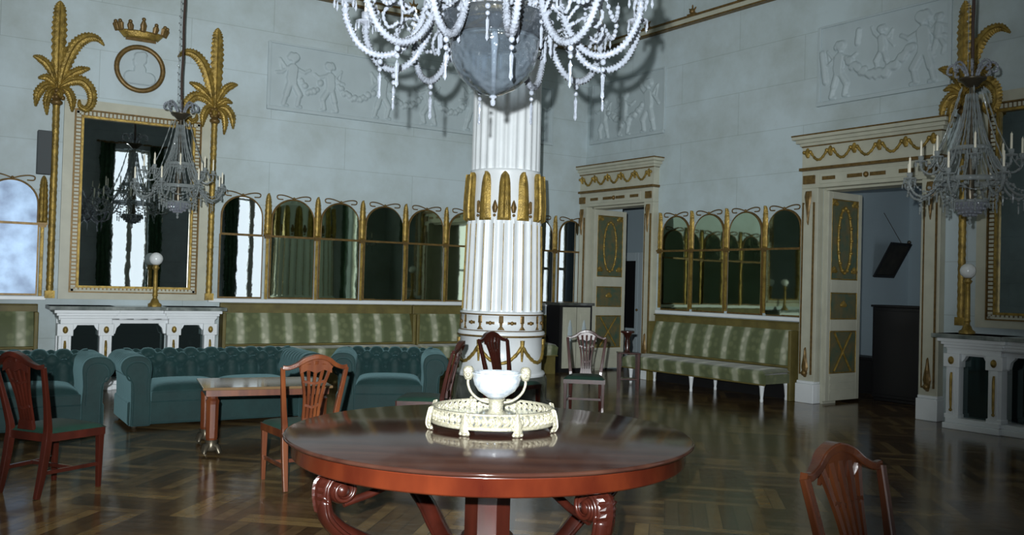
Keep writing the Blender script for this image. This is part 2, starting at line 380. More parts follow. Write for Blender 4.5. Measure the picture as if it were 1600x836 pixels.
# rooms beyond the doors (all measured in the door wall's frame, local x=-s, y<0 beyond)
def rbox(name,s0,s1,d0,d1,z0,z1,m_,**k):
    mb=MB(); mb.box(-s1,-s0,-d1,-d0,z0,z1); return mb.build(name,m_,kind='structure',loc=C0,rz=wrot('R'),**k)
rbox('wall_anteroom_back',-5.2,3.3,3.3,3.45,0,4.6,M['anteroom'])
rbox('wall_anteroom_left',-5.3,-5.15,.3,3.45,0,4.6,M['anteroom'])
rbox('wall_anteroom_right',3.3,3.6,.3,5.0,0,4.6,M['anteroom'])
rbox('wall_salon_back',3.6,10,4.85,5.0,0,4.6,M['anteroom'])
rbox('wall_salon_right',10,10.15,.3,5.0,0,4.6,M['anteroom'])
for wn,s_,d0,d1 in ((7,3.29,.72,1.64),(8,9.99,1.6,3.6)):  # second entry is an unseen glowing window, added to brighten the salon
    wr=empty('window_%d'%wn,wp('R',s_,-(d0+d1)/2,0),wrot('R'),kind='structure'); hd=(d1-d0)/2
    mb=MB(); mb.box(0.0,.012,-hd,hd,.5,3.3); mb.build('daylight_pane',M['daylight'],wr)
    mb=MB()
    for y in (-hd,-.03,hd-.06): mb.box(.012,.05,y,y+.06,.5,3.3)
    for z in (.44,1.9,3.3): mb.box(.012,.05,-hd,hd,z,z+.06)
    mb.build('window_frame',M['cream'],wr)
rbox('ceiling_anteroom',-5.3,10.15,.3,5.0,4.6,4.7,M['ceil'])
# ------------------------------------------------------------------ round column
COL=Vector((-.115,11.5,0))
cr=empty('fluted_column',COL,0,'massive round white fluted column with a ring of gilt lobes, behind the round table','column')
def flute(name,r0,r1,z0,z1,nf,depth,m_):
    n=nf*8
    def f(u,v):
        a=2*PI*u; ph=(u*nf)%1; d=depth*math.sin(PI*min(1,max(0,(ph-.12)/.76)))**.7
        r=r0+(r1-r0)*v-d; return (r*math.cos(a),r*math.sin(a),z0+(z1-z0)*v)
    mb=MB(); mb.grid(f,n,4); return mb.build(name,m_,cr)
mb=MB(); mb.lathe([(.66,0),(.66,.08),(.60,.10),(.60,.36),(.58,.40)],n=48); mb.build('plinth',M['plinth'],cr)
mb=MB(); mb.lathe([(.56,.40),(.575,.43),(.555,.455),(.525,.47),(.525,.89),(.55,.91),(.56,.93),(.55,.96),(.52,.97),(.515,1.17),(.535,1.18),(.535,1.20),(.50,1.21)],n=64); mb.build('base_drum',M['white'],cr)
flute('lower_shaft',.505,.475,1.2,2.36,24,.03,M['white'])
mb=MB(); mb.lathe([(.47,2.34),(.455,2.38),(.435,2.9),(.455,2.95),(.45,2.985),(.42,2.99)],n=64); mb.build('lobe_drum',M['white'],cr)
flute('upper_shaft',.440,.43,2.97,6.0,24,.025,M['white'])
mb=MB(); mb.lathe([(.43,6.0),(.46,6.02),(.46,6.08),(.42,6.12),(.45,6.5),(.62,6.85),(.66,6.9),(.66,7.19)],n=48); mb.build('capital',M['cream'],cr)
for r,z in ((.528,.965),(.528,1.175),(.562,.905)):
    mb=MB(); mb.lathe([(r-.01,z-.012),(r+.006,z-.008),(r+.006,z+.008),(r-.01,z+.012)],n=64); mb.build('gilt_band',M['gold_dark'],cr)
for k in range(24):            # gilt fillets between the flutes
    a=2*PI*k/24; mb=MB(); mb.sweep([(.512*math.cos(a),.512*math.sin(a),1.23),(.484*math.cos(a),.484*math.sin(a),2.3)],.0055,n=5); mb.build('gilt_fillet',M['gold'],cr)
for k in range(12):
    a=2*PI*k/12-PI/2; R_=Matrix.Rotation(a-PI/2*-1,4,'Z')
    R_=Matrix.Rotation(a+PI/2,4,'Z')     # local -y points outward
    mb=MB(); mb.leaf([(0,-.47,2.34),(0,-.475,2.55),(0,-.462,2.8),(0,-.455,2.90),(0,-.45,2.95)],[.088,.078,.068,.050,.008],nrm=(0,-1,0),th=.05,M=R_)
    mb.build('gilt_lobe',M['gold'],cr)
    R2=Matrix.Rotation(a+PI/2+PI/12,4,'Z')
    mb=MB(); mb.leaf([(0,-.45,2.43),(0,-.452,2.5),(0,-.45,2.59)],[.02,.038,.006],nrm=(0,-1,0),th=.03,M=R2); mb.ball((0,-.465,2.40),.02,5,M=R2)
    mb.build('gilt_bud',M['gold_dark'],cr)
    mb=MB(); mb.leaf([(0,-.52,.985),(0,-.521,1.03),(0,-.52,1.07)],[.05,.014,.02],nrm=(0,-1,0),th=.012,M=R_); mb.leaf([(0,-.52,1.07),(0,-.52,1.16)],[.03,.026],nrm=(0,-1,0),th=.012,M=R_)
    mb.leaf([(-.055,-.516,1.07),(.055,-.516,1.07)],[.016,.016],nrm=(0,-1,0),th=.01,M=R2); mb.ball((0,-.52,1.07),.026,5,M=R2)
    mb.build('gilt_frieze_motif',M['gold_dark'],cr)
for k in range(6):             # garland swags on the drum
    a0=-PI/2+2*PI*k/6+PI/6; pts=[];sz=[]
    for i in range(25):
        t=i/24; a=a0+t*2*PI/6; z=.80-.22*math.sin(PI*t)**.8
        pts.append((.535*math.cos(a),.535*math.sin(a),z)); sz.append(.016+.010*abs(math.sin(t*PI*9)))
    mb=MB(); mb.sweep(pts,sz,n=6)
    mb.sweep([(.535*math.cos(a0),.535*math.sin(a0),.86),(.535*math.cos(a0),.535*math.sin(a0),.60)],[.03,.012],n=6)
    mb.build('garland',M['gold'],cr)

# ------------------------------------------------------------------ arched mirrors and gilt feather strips
def arch_poly(hw,z0,zs,rise,n=20):
    return [(-hw,z0),(hw,z0)]+[(hw*math.cos(PI*k/n),zs+rise*math.sin(PI*k/n)) for k in range(n+1)]
def arched_mirror(wall,s,width,m_,label,group,zb=1.24,tilt=0,off=.0):
    r=empty('arched_mirror',wp(wall,s,0,0),wrot(wall),label,'mirror',group)
    hw=width/2-.045; rise=min(.33,hw)
    mb=MB(); mb.box(-hw-.02,hw+.02,0,.015,zb-.01,2.18); mb.prism(arch_poly(hw+.01,2.18,2.76-rise,rise+.005),0,.015); mb.build('backing_board',M['gold_dark'],r)
    mb=MB(); mb.box(-hw,hw,.022,.028,zb+.01,2.165)
    o=mb.build('lower_pane',m_,r); o.rotation_euler=(0,0,math.radians(tilt)); o.location=(0,hw*abs(math.sin(math.radians(tilt))),0)
    mb=MB(); mb.prism(arch_poly(hw-.015,2.195,2.75-rise,rise-.01),.024,.030); o=mb.build('upper_pane',m_,r); o.rotation_euler=(0,0,math.radians(tilt*.9)); o.location=(0,hw*abs(math.sin(math.radians(tilt*.9))),0)
    mb=MB(); mb.sweep([(-hw,.03,2.18),(hw,.03,2.18)],.016,rect=True); mb.build('cross_bar',M['gold_dark'],r)
    mb=MB(); mb.sweep([(-hw,.03,2.2)]+[(x,.03,z) for x,z in arch_poly(hw-.005,2.18,2.755-rise,rise)[2:][::-1]]+[(hw,.03,2.2)],.011,n=6,up=(0,1,0)); mb.build('arch_moulding',M['gold_dark'],r)
    mb=MB()
    for sg in (-1,1):
        mb.sweep(curve([(0,.03,2.765),(sg*.10,.035,2.80),(sg*.20,.035,2.815),(sg*.26,.03,2.80),(sg*.25,.03,2.755),(sg*.17,.03,2.75)],4),.010,n=5,up=(0,1,0))
    mb.ball((0,.035,2.775),.02,5)
    mb.build('gilt_bow',M['gold_dark'],r)
    mb=MB(); mb.sweep([(-hw,.03,zb+.005),(hw,.03,zb+.005)],.011,rect=True); mb.build('bottom_bead',M['gold_dark'],r)
    return r
FEATHER={}
def feather(wall,s,label,group,zb=1.225):
    key=zb
    if key in FEATHER:
        o=copy_tree(FEATHER[key]); o.location=wp(wall,s); o.rotation_euler=(0,0,wrot(wall))
    else:
        o=empty('feather_pilaster',wp(wall,s),wrot(wall))
        mb=MB(); mb.box(-.022,.022,0,.035,zb,2.16); mb.build('strip',M['gold'],o,bevel=.006)
        mb=MB(); mb.box(-.045,.045,0,.05,2.14,2.17); mb.box(-.06,.06,0,.055,2.17,2.2); mb.build('bracket',M['gold_dark'],o)
        mb=MB(); mb.leaf([(0,.02,2.2),(0,.025,2.45),(0,.022,2.7),(0,.02,2.79),(0,.02,2.83)],[.066,.060,.050,.034,.006],th=.045,serr=.12,dense=7); mb.build('feather',M['gold'],o)
        FEATHER[key]=o
    return tag(o,label,'pilaster',group)
ordn=['first','second','third','fourth','fifth','sixth','seventh','eighth','ninth','tenth']
fe=[.69,1.45,2.20,2.95,3.71,4.47,5.22,6.00]
tint=[M['mirror_green']]*9
ce_=[(.33,.60)]+[((fe[i]+fe[i+1])/2,fe[i+1]-fe[i]-.02) for i in range(7)]+[(6.39,.70)]
tl=[0,2.6,0,-1.0,.6,-4.0,0,1.2,0]
for i,(s,wd) in enumerate(ce_):
    if i==8: lb='arched gilt mirror immediately right of the tall palm mirror on the long wall'
    elif i==0: lb='arched gilt mirror in the corner above the pale cabinet, last of the long wall row'
    elif i==1: lb='arched gilt mirror just right of the fluted column, next to the corner one'
    elif i in(2,3): lb='arched gilt mirror, %s'%('hidden behind the fluted column' if i==2 else 'half hidden by the left edge of the fluted column')
    else: lb='green-tinted arched gilt mirror, %s right of the tall palm mirror'%ordn[8-i]
    arched_mirror('L',s,wd,M['mirror_green'] if i not in (0,1,8) else M['mirror'],lb,'arched mirrors along the long wall',tilt=tl[i])
for i,s in enumerate(fe):
    lb='gilt feather pilaster, %s'%('visible right of the fluted column' if i==0 else 'behind the fluted column' if i in (1,2) else 'the %s right of the tall palm mirror'%ordn[7-i])
    feather('L',s,lb,'feather pilasters of the long wall')
arched_mirror('L',9.40,.72,M['mirror_old'],'cloudy bluish foxed arched mirror at the left edge, left of the palm trunk','arched mirrors along the long wall')
feather('L',9.03,'gilt feather pilaster below the grey speaker box, beside the left palm trunk','feather pilasters of the long wall')
feather('L',9.78,'gilt feather pilaster left of the cloudy bluish arched mirror, just outside the picture','feather pilasters of the long wall')
arched_mirror('L',10.17,.74,M['mirror_green'],'arched gilt mirror beyond the cloudy bluish one, just outside the picture on the left','arched mirrors along the long wall')
fr=[2.00,2.71,3.44,4.18,4.87]
for i,s in enumerate(fr):
    feather('R',s,'gilt feather pilaster over the striped bench, %s from the far doorway'%ordn[i],'feather pilasters over the bench')
lbR=['arched green mirror over the bench, nearest to the far doorway','arched green mirror over the bench, second from the far doorway',
     'pale green arched mirror over the bench, third from the far doorway','darkest arched mirror over the bench, next to the near doorway']
for i in range(4):
    arched_mirror('R',(fr[i]+fr[i+1])/2,fr[i+1]-fr[i]-.02,M['mirror_green'],lbR[i],'arched mirrors over the bench',zb=1.20,tilt=[0,1,-1,2.5][i])

# ------------------------------------------------------------------ tall mirrors, gilt palms, medallion, crown
def tall_mirror(wall,s,label,zt=3.9,hw=.96):
    r=empty('tall_mirror',wp(wall,s),wrot(wall),label,'mirror')
    zb=1.19
    def ring(x,z0,z1,wd,y0,y1,m_,nm):
        mb=MB(); mb.box(-x,-x+wd,y0,y1,z0,z1); mb.box(x-wd,x,y0,y1,z0,z1); mb.box(-x+wd,x-wd,y0,y1,z1-wd,z1); mb.box(-x+wd,x-wd,y0,y1,z0,z0+wd)
        return mb.build(nm,m_,r)
    ring(hw,zb,zt,.13,0,.06,M['cream'],'frame')
    ring(hw-.125,zb+.09,zt-.13,.018,.03,.075,M['gold_dark'],'outer_gilt_bead')
    x=hw-.143; z0=zb+.10; z1=zt-.15
    mb=MB(); n=int((z1-z0)/.05)
    for i in range(n):
        z=z0+(i+.5)*(z1-z0)/n
        for sg in(-1,1): mb.box(sg*(x-.035)-.028,sg*(x-.035)+.028,.03,.062,z-.016,z+.016)
    n=int(2*x/.05)
    for i in range(n):
        q=-x+(i+.5)*2*x/n
        for z in (z0+.0,z1-.06): mb.box(q-.016,q+.016,.03,.062,z+.004,z+.056)
    mb.build('dentil_row',M['cream'],r)
    ring(hw-.143,zb+.09,zt-.148,.075,0,.045,M['gold_dark'],'dentil_ground')
    ring(hw-.215,zb+.155,zt-.215,.03,.0,.07,M['gold'],'inner_gilt_bead')
    mb=MB(); mb.box(-hw+.23,hw-.23,.012,.02,zb+.17,zt-.23); mb.build('mirror_pane',M['mirror'],r)
    return r
tall_mirror('L',7.86,'tall cream-and-gilt framed mirror between two gilt palms, below the portrait medallion')
tall_mirror('R',8.30,'tall cream-and-gilt framed mirror at the right edge, above the right console',zt=4.0)
def palm(wall,s,sg,label,group):
    # sg=+1: big arching frond goes toward local -x (viewer's right)
    r=empty('gilt_palm',wp(wall,s),wrot(wall),label,'palm ornament',group)
    mb=MB(); mb.box(-.06,.06,0,.1,1.2,1.30); pts=[(0,.06,1.3+i*.045) for i in range(56)]
    mb.sweep(pts,[.042+.006*(i%2) for i in range(56)],n=8); mb.build('trunk',M['gold'],r)
    mb=MB(); mb.lathe([(.05,3.78),(.075,3.80),(.075,3.83),(.05,3.85),(.05,3.9),(.08,3.93),(.05,3.97)],(0,.07,0),12); mb.build('collar',M['gold_dark'],r)
    k=-sg
    def lf(p,w_,nm='frond',serr=.22,th=.035): 
        mb=MB(); mb.leaf([(k*x*.84,y,z) for x,y,z in p],[q*1.08 for q in w_],th=th,serr=serr,dense=9); mb.build(nm,M['gold'],r)
    lf([(0,.07,3.95),(0,.09,4.4),(0,.09,4.8),(0,.08,5.08),(0,.08,5.18)],[.045,.085,.095,.075,.01])
    lf([(.04,.08,4.02),(.10,.10,4.3),(.22,.12,4.58),(.38,.14,4.72),(.54,.13,4.74),(.66,.11,4.66)],[.05,.075,.085,.075,.05,.01])
    lf([(.05,.09,4.08),(.18,.11,4.2),(.32,.12,4.28),(.46,.12,4.32)],[.03,.06,.06,.015])
    lf([(.03,.09,4.02),(.2,.12,4.12),(.36,.13,4.13),(.48,.13,4.02),(.50,.13,3.86),(.42,.13,3.76),(.33,.13,3.80),(.32,.13,3.88)],[.03,.07,.075,.07,.06,.05,.035,.012])
    lf([(-.02,.09,4.08),(-.14,.11,4.28),(-.26,.12,4.36),(-.36,.12,4.38)],[.03,.06,.055,.012])
    lf([(-.02,.09,4.04),(-.15,.12,4.12),(-.28,.12,4.10)],[.04,.06,.012])
    lf([(-.02,.09,4.02),(-.16,.13,4.02),(-.27,.14,3.9),(-.30,.13,3.72)],[.04,.06,.06,.012])
    lf([(.02,.09,4.0),(.14,.13,3.98),(.21,.14,3.86),(.22,.13,3.70)],[.04,.06,.06,.012])
    lf([(0,.1,4.0),(-.10,.16,3.94),(-.15,.16,3.8),(-.14,.15,3.62)],[.04,.05,.05,.012])
    lf([(0,.1,4.0),(.03,.17,3.93),(.05,.17,3.86)],[.04,.05,.012])
    mb=MB()
    for q in range(9):
        a=q*.7; mb.ball((.07*math.cos(a),.10+.05*abs(math.sin(a)),3.92+.05*math.sin(q*2.1)),.035,5)
    mb.build('date_cluster',M['gold_dark'],r)
    return r
palm('L',8.92,1,'gilt palm tree ornament left of the tall mirror and the medallion','gilt palms')
palm('L',6.85,-1,'gilt palm tree ornament right of the tall mirror, right of the hanging cord','gilt palms')
palm('R',7.17,-1*-1 if False else 1,'gilt palm tree ornament beside the right edge mirror, behind the smaller chandelier','gilt palms')
import numpy as np
def height_mesh(w_,h_,res,caps,k=.9,y0=0.0,mask=None,maxh=.06,rnd=0):
    nx=int(w_/res); nz=int(h_/res)
    X,Z=np.meshgrid(np.linspace(-w_/2,w_/2,nx+1),np.linspace(0,h_,nz+1),indexing='ij'); H=np.zeros_like(X)
    for (x0,z0,x1,z1,r) in caps:
        dx,dz=x1-x0,z1-z0; L2=dx*dx+dz*dz+1e-9
        t=np.clip(((X-x0)*dx+(Z-z0)*dz)/L2,0,1); d2=(X-x0-t*dx)**2+(Z-z0-t*dz)**2
        H=np.maximum(H,np.sqrt(np.clip(r*r-d2,0,None))*k)
    H=np.minimum(H,maxh)
    mb=MB(); vs=[(float(X[i,j]),float(y0+H[i,j]),float(Z[i,j])) for i in range(nx+1) for j in range(nz+1)]
    fs=[(i*(nz+1)+j,(i+1)*(nz+1)+j,(i+1)*(nz+1)+j+1,i*(nz+1)+j+1) for i in range(nx) for j in range(nz)]
    if mask: fs=[f for f in fs if mask(vs[f[0]])]
    mb.add(vs,fs,True); return mb
def putto(x,z,h,d=1,arm=0):
    # h: height, d: faces +x or -x, arm: 0 holding garland, 1 raised
    c=[]; a=lambda x0,z0,x1,z1,r: c.append((x+d*x0*h,z+z0*h,x+d*x1*h,z+z1*h,r*h))
    a(.02,.90,.04,.92,.085); a(-.03,.95,-.06,.90,.06)
    a(0,.70,-.02,.52,.10); a(-.02,.5,-.01,.46,.095); a(0,.78,.01,.82,.04)
    a(.03,.42,.14,.24,.062); a(.14,.24,.10,.05,.045); a(.10,.04,.17,.02,.03)
    a(-.05,.42,-.11,.22,.062); a(-.11,.22,-.16,.04,.045); a(-.16,.03,-.09,.02,.03)
    if arm: a(.07,.72,.2,.86,.035); a(.2,.86,.26,1.0,.03); a(-.08,.72,-.2,.6,.035); a(-.2,.6,-.27,.5,.03)
    else: a(.07,.72,.22,.66,.035); a(.22,.66,.32,.72,.03); a(-.08,.72,-.2,.62,.035); a(-.2,.62,-.3,.60,.03)
    a(-.12,.7,-.24,.85,.03); a(-.24,.85,-.2,.62,.02)
    return c
def garl(x0,z0,x1,z1,sag,r):
    c=[];n=int(abs(x1-x0)/.045); p=None
    for i in range(n+1):
        t=i/n; x=x0+(x1-x0)*t; z=z0+(z1-z0)*t-sag*math.sin(PI*t)+.02*math.sin(i*2.3)
        c.append((x,z,x+.01,z+.015*math.cos(i*1.7),r*(.75+.35*abs(math.sin(i*1.3)))))
    return c
def relief(wall,s,w_,z0,h_,caps,label,group):
    r=empty('relief_panel',wp(wall,s,0,z0),wrot(wall),label,'relief',group)
    mb=height_mesh(w_-.04,h_,.011,caps,y0=.008,maxh=.045); mb.build('carved_figures',M['relief'],r)
    mb=MB(); mb.box(-w_/2-.02,-w_/2+.03,0,.03,-.02,h_+.02); mb.box(w_/2-.03,w_/2+.02,0,.03,-.02,h_+.02); mb.box(-w_/2,w_/2,0,.03,h_-.0,h_+.03)
    mb.box(-w_/2-.02,w_/2+.02,0,.05,-.045,.012); mb.build('moulded_border',M['relief'],r,bevel=.008)
caps=[]; xs=[2.25,1.65,.75,-.1,-.95,-1.8,-2.3]
for i,x in enumerate(xs): caps+=putto(x,.03,.78 if i%2 else .84,1 if i%2 else -1,arm=1 if i==2 else 0)
for i in range(len(xs)-1): caps+=garl(xs[i]-.15,.45,xs[i+1]+.15,.45,.16,.045)
relief('L',3.44,5.24,4.15,.97,caps,'long pale plaster relief of garland-carrying children, behind the big chandelier','plaster reliefs')
caps=putto(.62,.03,.80,-1)+putto(-.02,.30,.62,1,arm=1)+putto(-.60,.03,.95,1)+putto(-.80,.35,.55,-1)+garl(.5,.55,-.45,.55,.28,.06)+[(.84,.3,.9,.7,.05),(.35,.75,.33,.92,.04)]
relief('R',6.00,1.9,4.23,1.06,caps,'pale plaster relief of children with a garland above the near doorway','plaster reliefs')
caps=putto(-.55,.03,.92,1,arm=1)+putto(.05,.03,.8,-1)+putto(.6,.03,.75,1)+garl(.5,.5,-.4,.5,.2,.05)
relief('R',1.07,1.88,4.23,1.06,caps,'pale plaster relief of children above the far doorway, shaded by the chandelier','plaster reliefs')
# medallion and crown
r=empty('portrait_medallion',wp('L',7.885,0,4.43),wrot('L'),'round gilt-framed portrait medallion above the tall palm mirror','medallion')
caps=[(0,.42,.0,.44,.085),(.0,.36,0,.30,.05),(-.12,.16,.12,.16,.09),(0,.2,0,.28,.08),(.03,.47,-.04,.49,.05),(.07,.40,.06,.34,.03)]
mb=height_mesh(.58,.58,.01,caps,y0=.015,maxh=.03,mask=lambda v:v[0]**2+(v[2]-.29)**2<.285**2); o=mb.build('portrait_disc',M['relief'],r); o.location=(0,0,-.29)
mb=MB(); mb.sweep([(.305*math.cos(2*PI*k/40),.025,.305*math.sin(2*PI*k/40)) for k in range(40)],[(.035,.03)]*40,n=8,up=(0,1,0),closed=True); mb.build('gilt_ring',M['gold_dark'],r)
r=empty('crown_ornament',wp('L',7.885,0,4.84),wrot('L'),'gilt crown ornament mounted above the round portrait medallion','crown')
def cf(u,v):
    a=PI*u; R_=.22+.09*v; return (R_*math.cos(a),.012+R_*.45*math.sin(a),.0+.10*v)
mb=MB(); mb.grid(cf,24,3); o=mb.build('circlet',M['gold'],r); so=o.modifiers.new('t','SOLIDIFY'); so.thickness=.012
mb=MB(); 
for k in range(7):
    a=PI*k/6; x=.31*math.cos(a); y=.02+.14*math.sin(a); big=k%2==1 or k in(0,6)
    mb.leaf([(x,y,.08),(x*1.08,y+.02,.17 if big else .15),(x*1.12,y+.03,.24 if k==3 else .2)],[.03,.045,.012],nrm=(math.cos(a)*.3,1,0),th=.02)
    mb.ball((x*1.1,y+.03,.25 if k==3 else .2),.028,5)
mb.build('fleurons',M['gold_dark'],r)
mb=MB(); mb.box(-.2,.2,0,.02,-.02,.12); mb.box(-.02,.02,0,.16,.13,.16); mb.build('wall_mount',M['gold_dark'],r)
mb=MB(); mb.box(-.085,.085,0,.12,2.84,3.42); o=mb.build('loudspeaker',M['greybox'],label='dark grey box speaker on the wall left of the left palm trunk',cat='speaker',bevel=.01,loc=wp('L',9.045),rz=wrot('L'))

# ------------------------------------------------------------------ doorways
def leaf_door(parent,hx,name='door_leaf',width=.80,z1=2.98):
    # a leaf folded back at right angles to the wall; local x of the leaf runs away from the room
    r=empty('door_leaf',(hx,.02,0),-PI/2); r.parent=parent; KIDS.setdefault(parent.name,[]).append(r)
    # in this frame x= away from room (wall-local -y), +y = toward +x?  -> face at y<0 side is toward local -x
    mb=MB(); mb.box(0,.085,-.05,0,.04,z1); mb.box(width-.085,width,-.05,0,.04,z1)
    for a,b in ((.04,.42),(1.02,1.18),(1.56,1.74),(z1-.10,z1)): mb.box(.085,width-.085,-.05,0,a,b)
    mb.build('frame',M['cream'],r,bevel=.006)
    mb=MB(); mb.box(.08,width-.08,-.035,-.015,.4,z1-.09); mb.build('panel',mat('dark_green_panel',(.05,.10,.07),.3,c2=(.16,.12,.05),vscale=9),r)
    mb=MB(); cx=width/2
    for z0,z_ in ((.42,1.02),(1.18,1.56),(1.74,z1-.10)):
        for a,b,c,d in ((.09,z0+.01,width-.09,z0+.01),(.09,z_-.01,width-.09,z_-.01),(.09,z0,.09,z_),(width-.09,z0,width-.09,z_)): mb.sweep([(a,-.045,b),(c,-.045,d)],.008,n=5)
    for sg in (-1,1):
        mb.sweep([(cx-.2*sg,-.045,.45),(cx+.2*sg,-.045,.99)],.016,n=6)
    mb.sweep([(cx+.155*math.cos(2*PI*k/32),-.045,2.30+.46*math.sin(2*PI*k/32)) for k in range(32)],.018,n=6,up=(0,1,0),closed=True)
    for k in range(16):
        a=2*PI*k/16; mb.ball((cx+.155*math.cos(a),-.05,2.30+.46*math.sin(a)),.028,4)
    for x_,z_ in ((.16,1.85),(width-.16,1.85),(.16,2.8),(width-.16,2.8),(cx,1.37)):
        mb.leaf([(x_-.07,-.04,z_),(x_,-.045,z_+.03),(x_+.07,-.04,z_)],[.02,.05,.02],nrm=(0,-1,0),th=.02)
    mb.build('gilt_tracery',M['gold'],r)
    mb=MB(); mb.box(.10,width-.10,-.06,-.045,.16,.20); mb.box(.10,width-.10,-.06,-.045,.25,.29); mb.box(.10,width-.10,-.06,-.045,.34,.38); mb.build('kick_slats',M['cream'],r)
    return r
def doorway(n,s0,s1,o0,o1,leaf=True):
    c=(s0+s1)/2; r=empty('door_%d'%n,wp('R',c),wrot('R'),kind='structure')
    hw=(s1-s0)/2; oa=-(o1-c); ob=-(o0-c)     # opening in local x: from oa (near side) to ob (far side)
    Y=.13
    mb=MB()
    for a,b in ((-hw,oa),(ob,hw)):
        mb.box(a,b,0,Y,.30,3.02); mb.box(a+.05,b-.05,Y,Y+.02,.42,2.80)
    mb.box(-hw,hw,0,Y,3.02,3.27); mb.box(-hw+.3,hw-.3,Y,Y+.015,3.07,3.22)
    mb.build('door_casing',M['cream'],r,bevel=.008)
    mb=MB()
    mb.box(oa-.001,oa+.05,-.3,0,0,3.05); mb.box(ob-.05,ob+.001,-.3,0,0,3.05); mb.box(oa,ob,-.3,0,2.99,3.051); mb.build('jamb_lining',M['cream'],r)
    for a,b in ((-hw-.02,oa+.01),(ob-.01,hw+.02)):
        mb=MB(); mb.box(a,b,0,Y+.04,0,.27); mb.box(a+.01,b-.01,0,Y+.02,.27,.31); mb.build('plinth_block',M['white'],r,bevel=.01)
        mb=MB(); mx=(a+b)/2
        mb.box(a+.055,a+.07,Y,Y+.03,.4,2.82); mb.box(b-.07,b-.055,Y,Y+.03,.4,2.82)
        mb.leaf([(mx,Y+.02,.36),(mx,Y+.03,.5),(mx,Y+.03,.62),(mx,Y+.02,.78)],[.02,.055,.035,.006],th=.03)
        mb.ball((mx,Y+.04,.42),.045,6); mb.ball((mx,Y+.03,.60),.03,6)
        mb.leaf([(mx,Y+.02,2.98),(mx,Y+.03,2.9),(mx,Y+.03,2.78),(mx,Y+.02,2.5)],[.05,.06,.04,.006],th=.025)
        mb.box(a+.06,b-.06,Y,Y+.035,3.08,3.20)
        mb.build('gilt_ornament',M['gold_dark'],r)
    mb=MB(); mb.box(-hw,hw,0,Y,3.27,3.62); mb.build('frieze',M['cream'],r)
    mb=MB(); mb.box(-hw-.02,hw+.02,0,Y+.05,3.27,3.31); mb.box(-hw,hw,0,Y+.02,3.605,3.625)
    mb.box(-.28,-.06,Y+.01,Y+.03,3.12,3.17); mb.box(.06,.28,Y+.01,Y+.03,3.12,3.17); mb.ball((0,Y+.02,3.145),.04,6)
    for sg in(-1,1): mb.box(sg*(hw-.45)-.1,sg*(hw-.45)+.1,Y+.01,Y+.03,3.12,3.17)
    mb.build('gilt_band',M['gold_dark'],r)
    mb=MB()
    ng=5; x0=-hw+.1; st=(2*hw-.2)/ng
    for i in range(ng):
        pts=[];sz=[]
        for k in range(17):
            t=k/16; pts.append((x0+st*(i+.12+t*.76),Y+.025,3.54-.13*math.sin(PI*t))); sz.append(.012+.012*abs(math.sin(k*1.2)))
        mb.sweep(pts,sz,n=6,up=(0,1,0))
    for i in range(ng+1):
        x=x0+st*i; mb.leaf([(x,Y+.01,3.45),(x,Y+.03,3.52),(x,Y+.02,3.59)],[.02,.05,.012],th=.02); mb.ball((x-.05,Y+.03,3.53),.028,5); mb.ball((x+.05,Y+.03,3.53),.028,5)
    mb.build('garland',M['gold'],r)
    mb=MB(); 
    for z,e in ((3.62,.03),(3.66,.07),(3.71,.11)): mb.box(-hw-e,hw+e,0,Y+e,z,z+.05)
    mb.build('cornice',M['cream'],r,bevel=.008)
    mb=MB(); mb.box(-hw-.115,hw+.115,0,Y+.115,3.755,3.775); mb.build('cornice_gilding',M['gold_dark'],r)
    leaf_door(r,ob-.052)
    return r
doorway(1,-.03,1.92,FD[0],FD[1])
doorway(2,4.89,6.93,ND[0],ND[1])
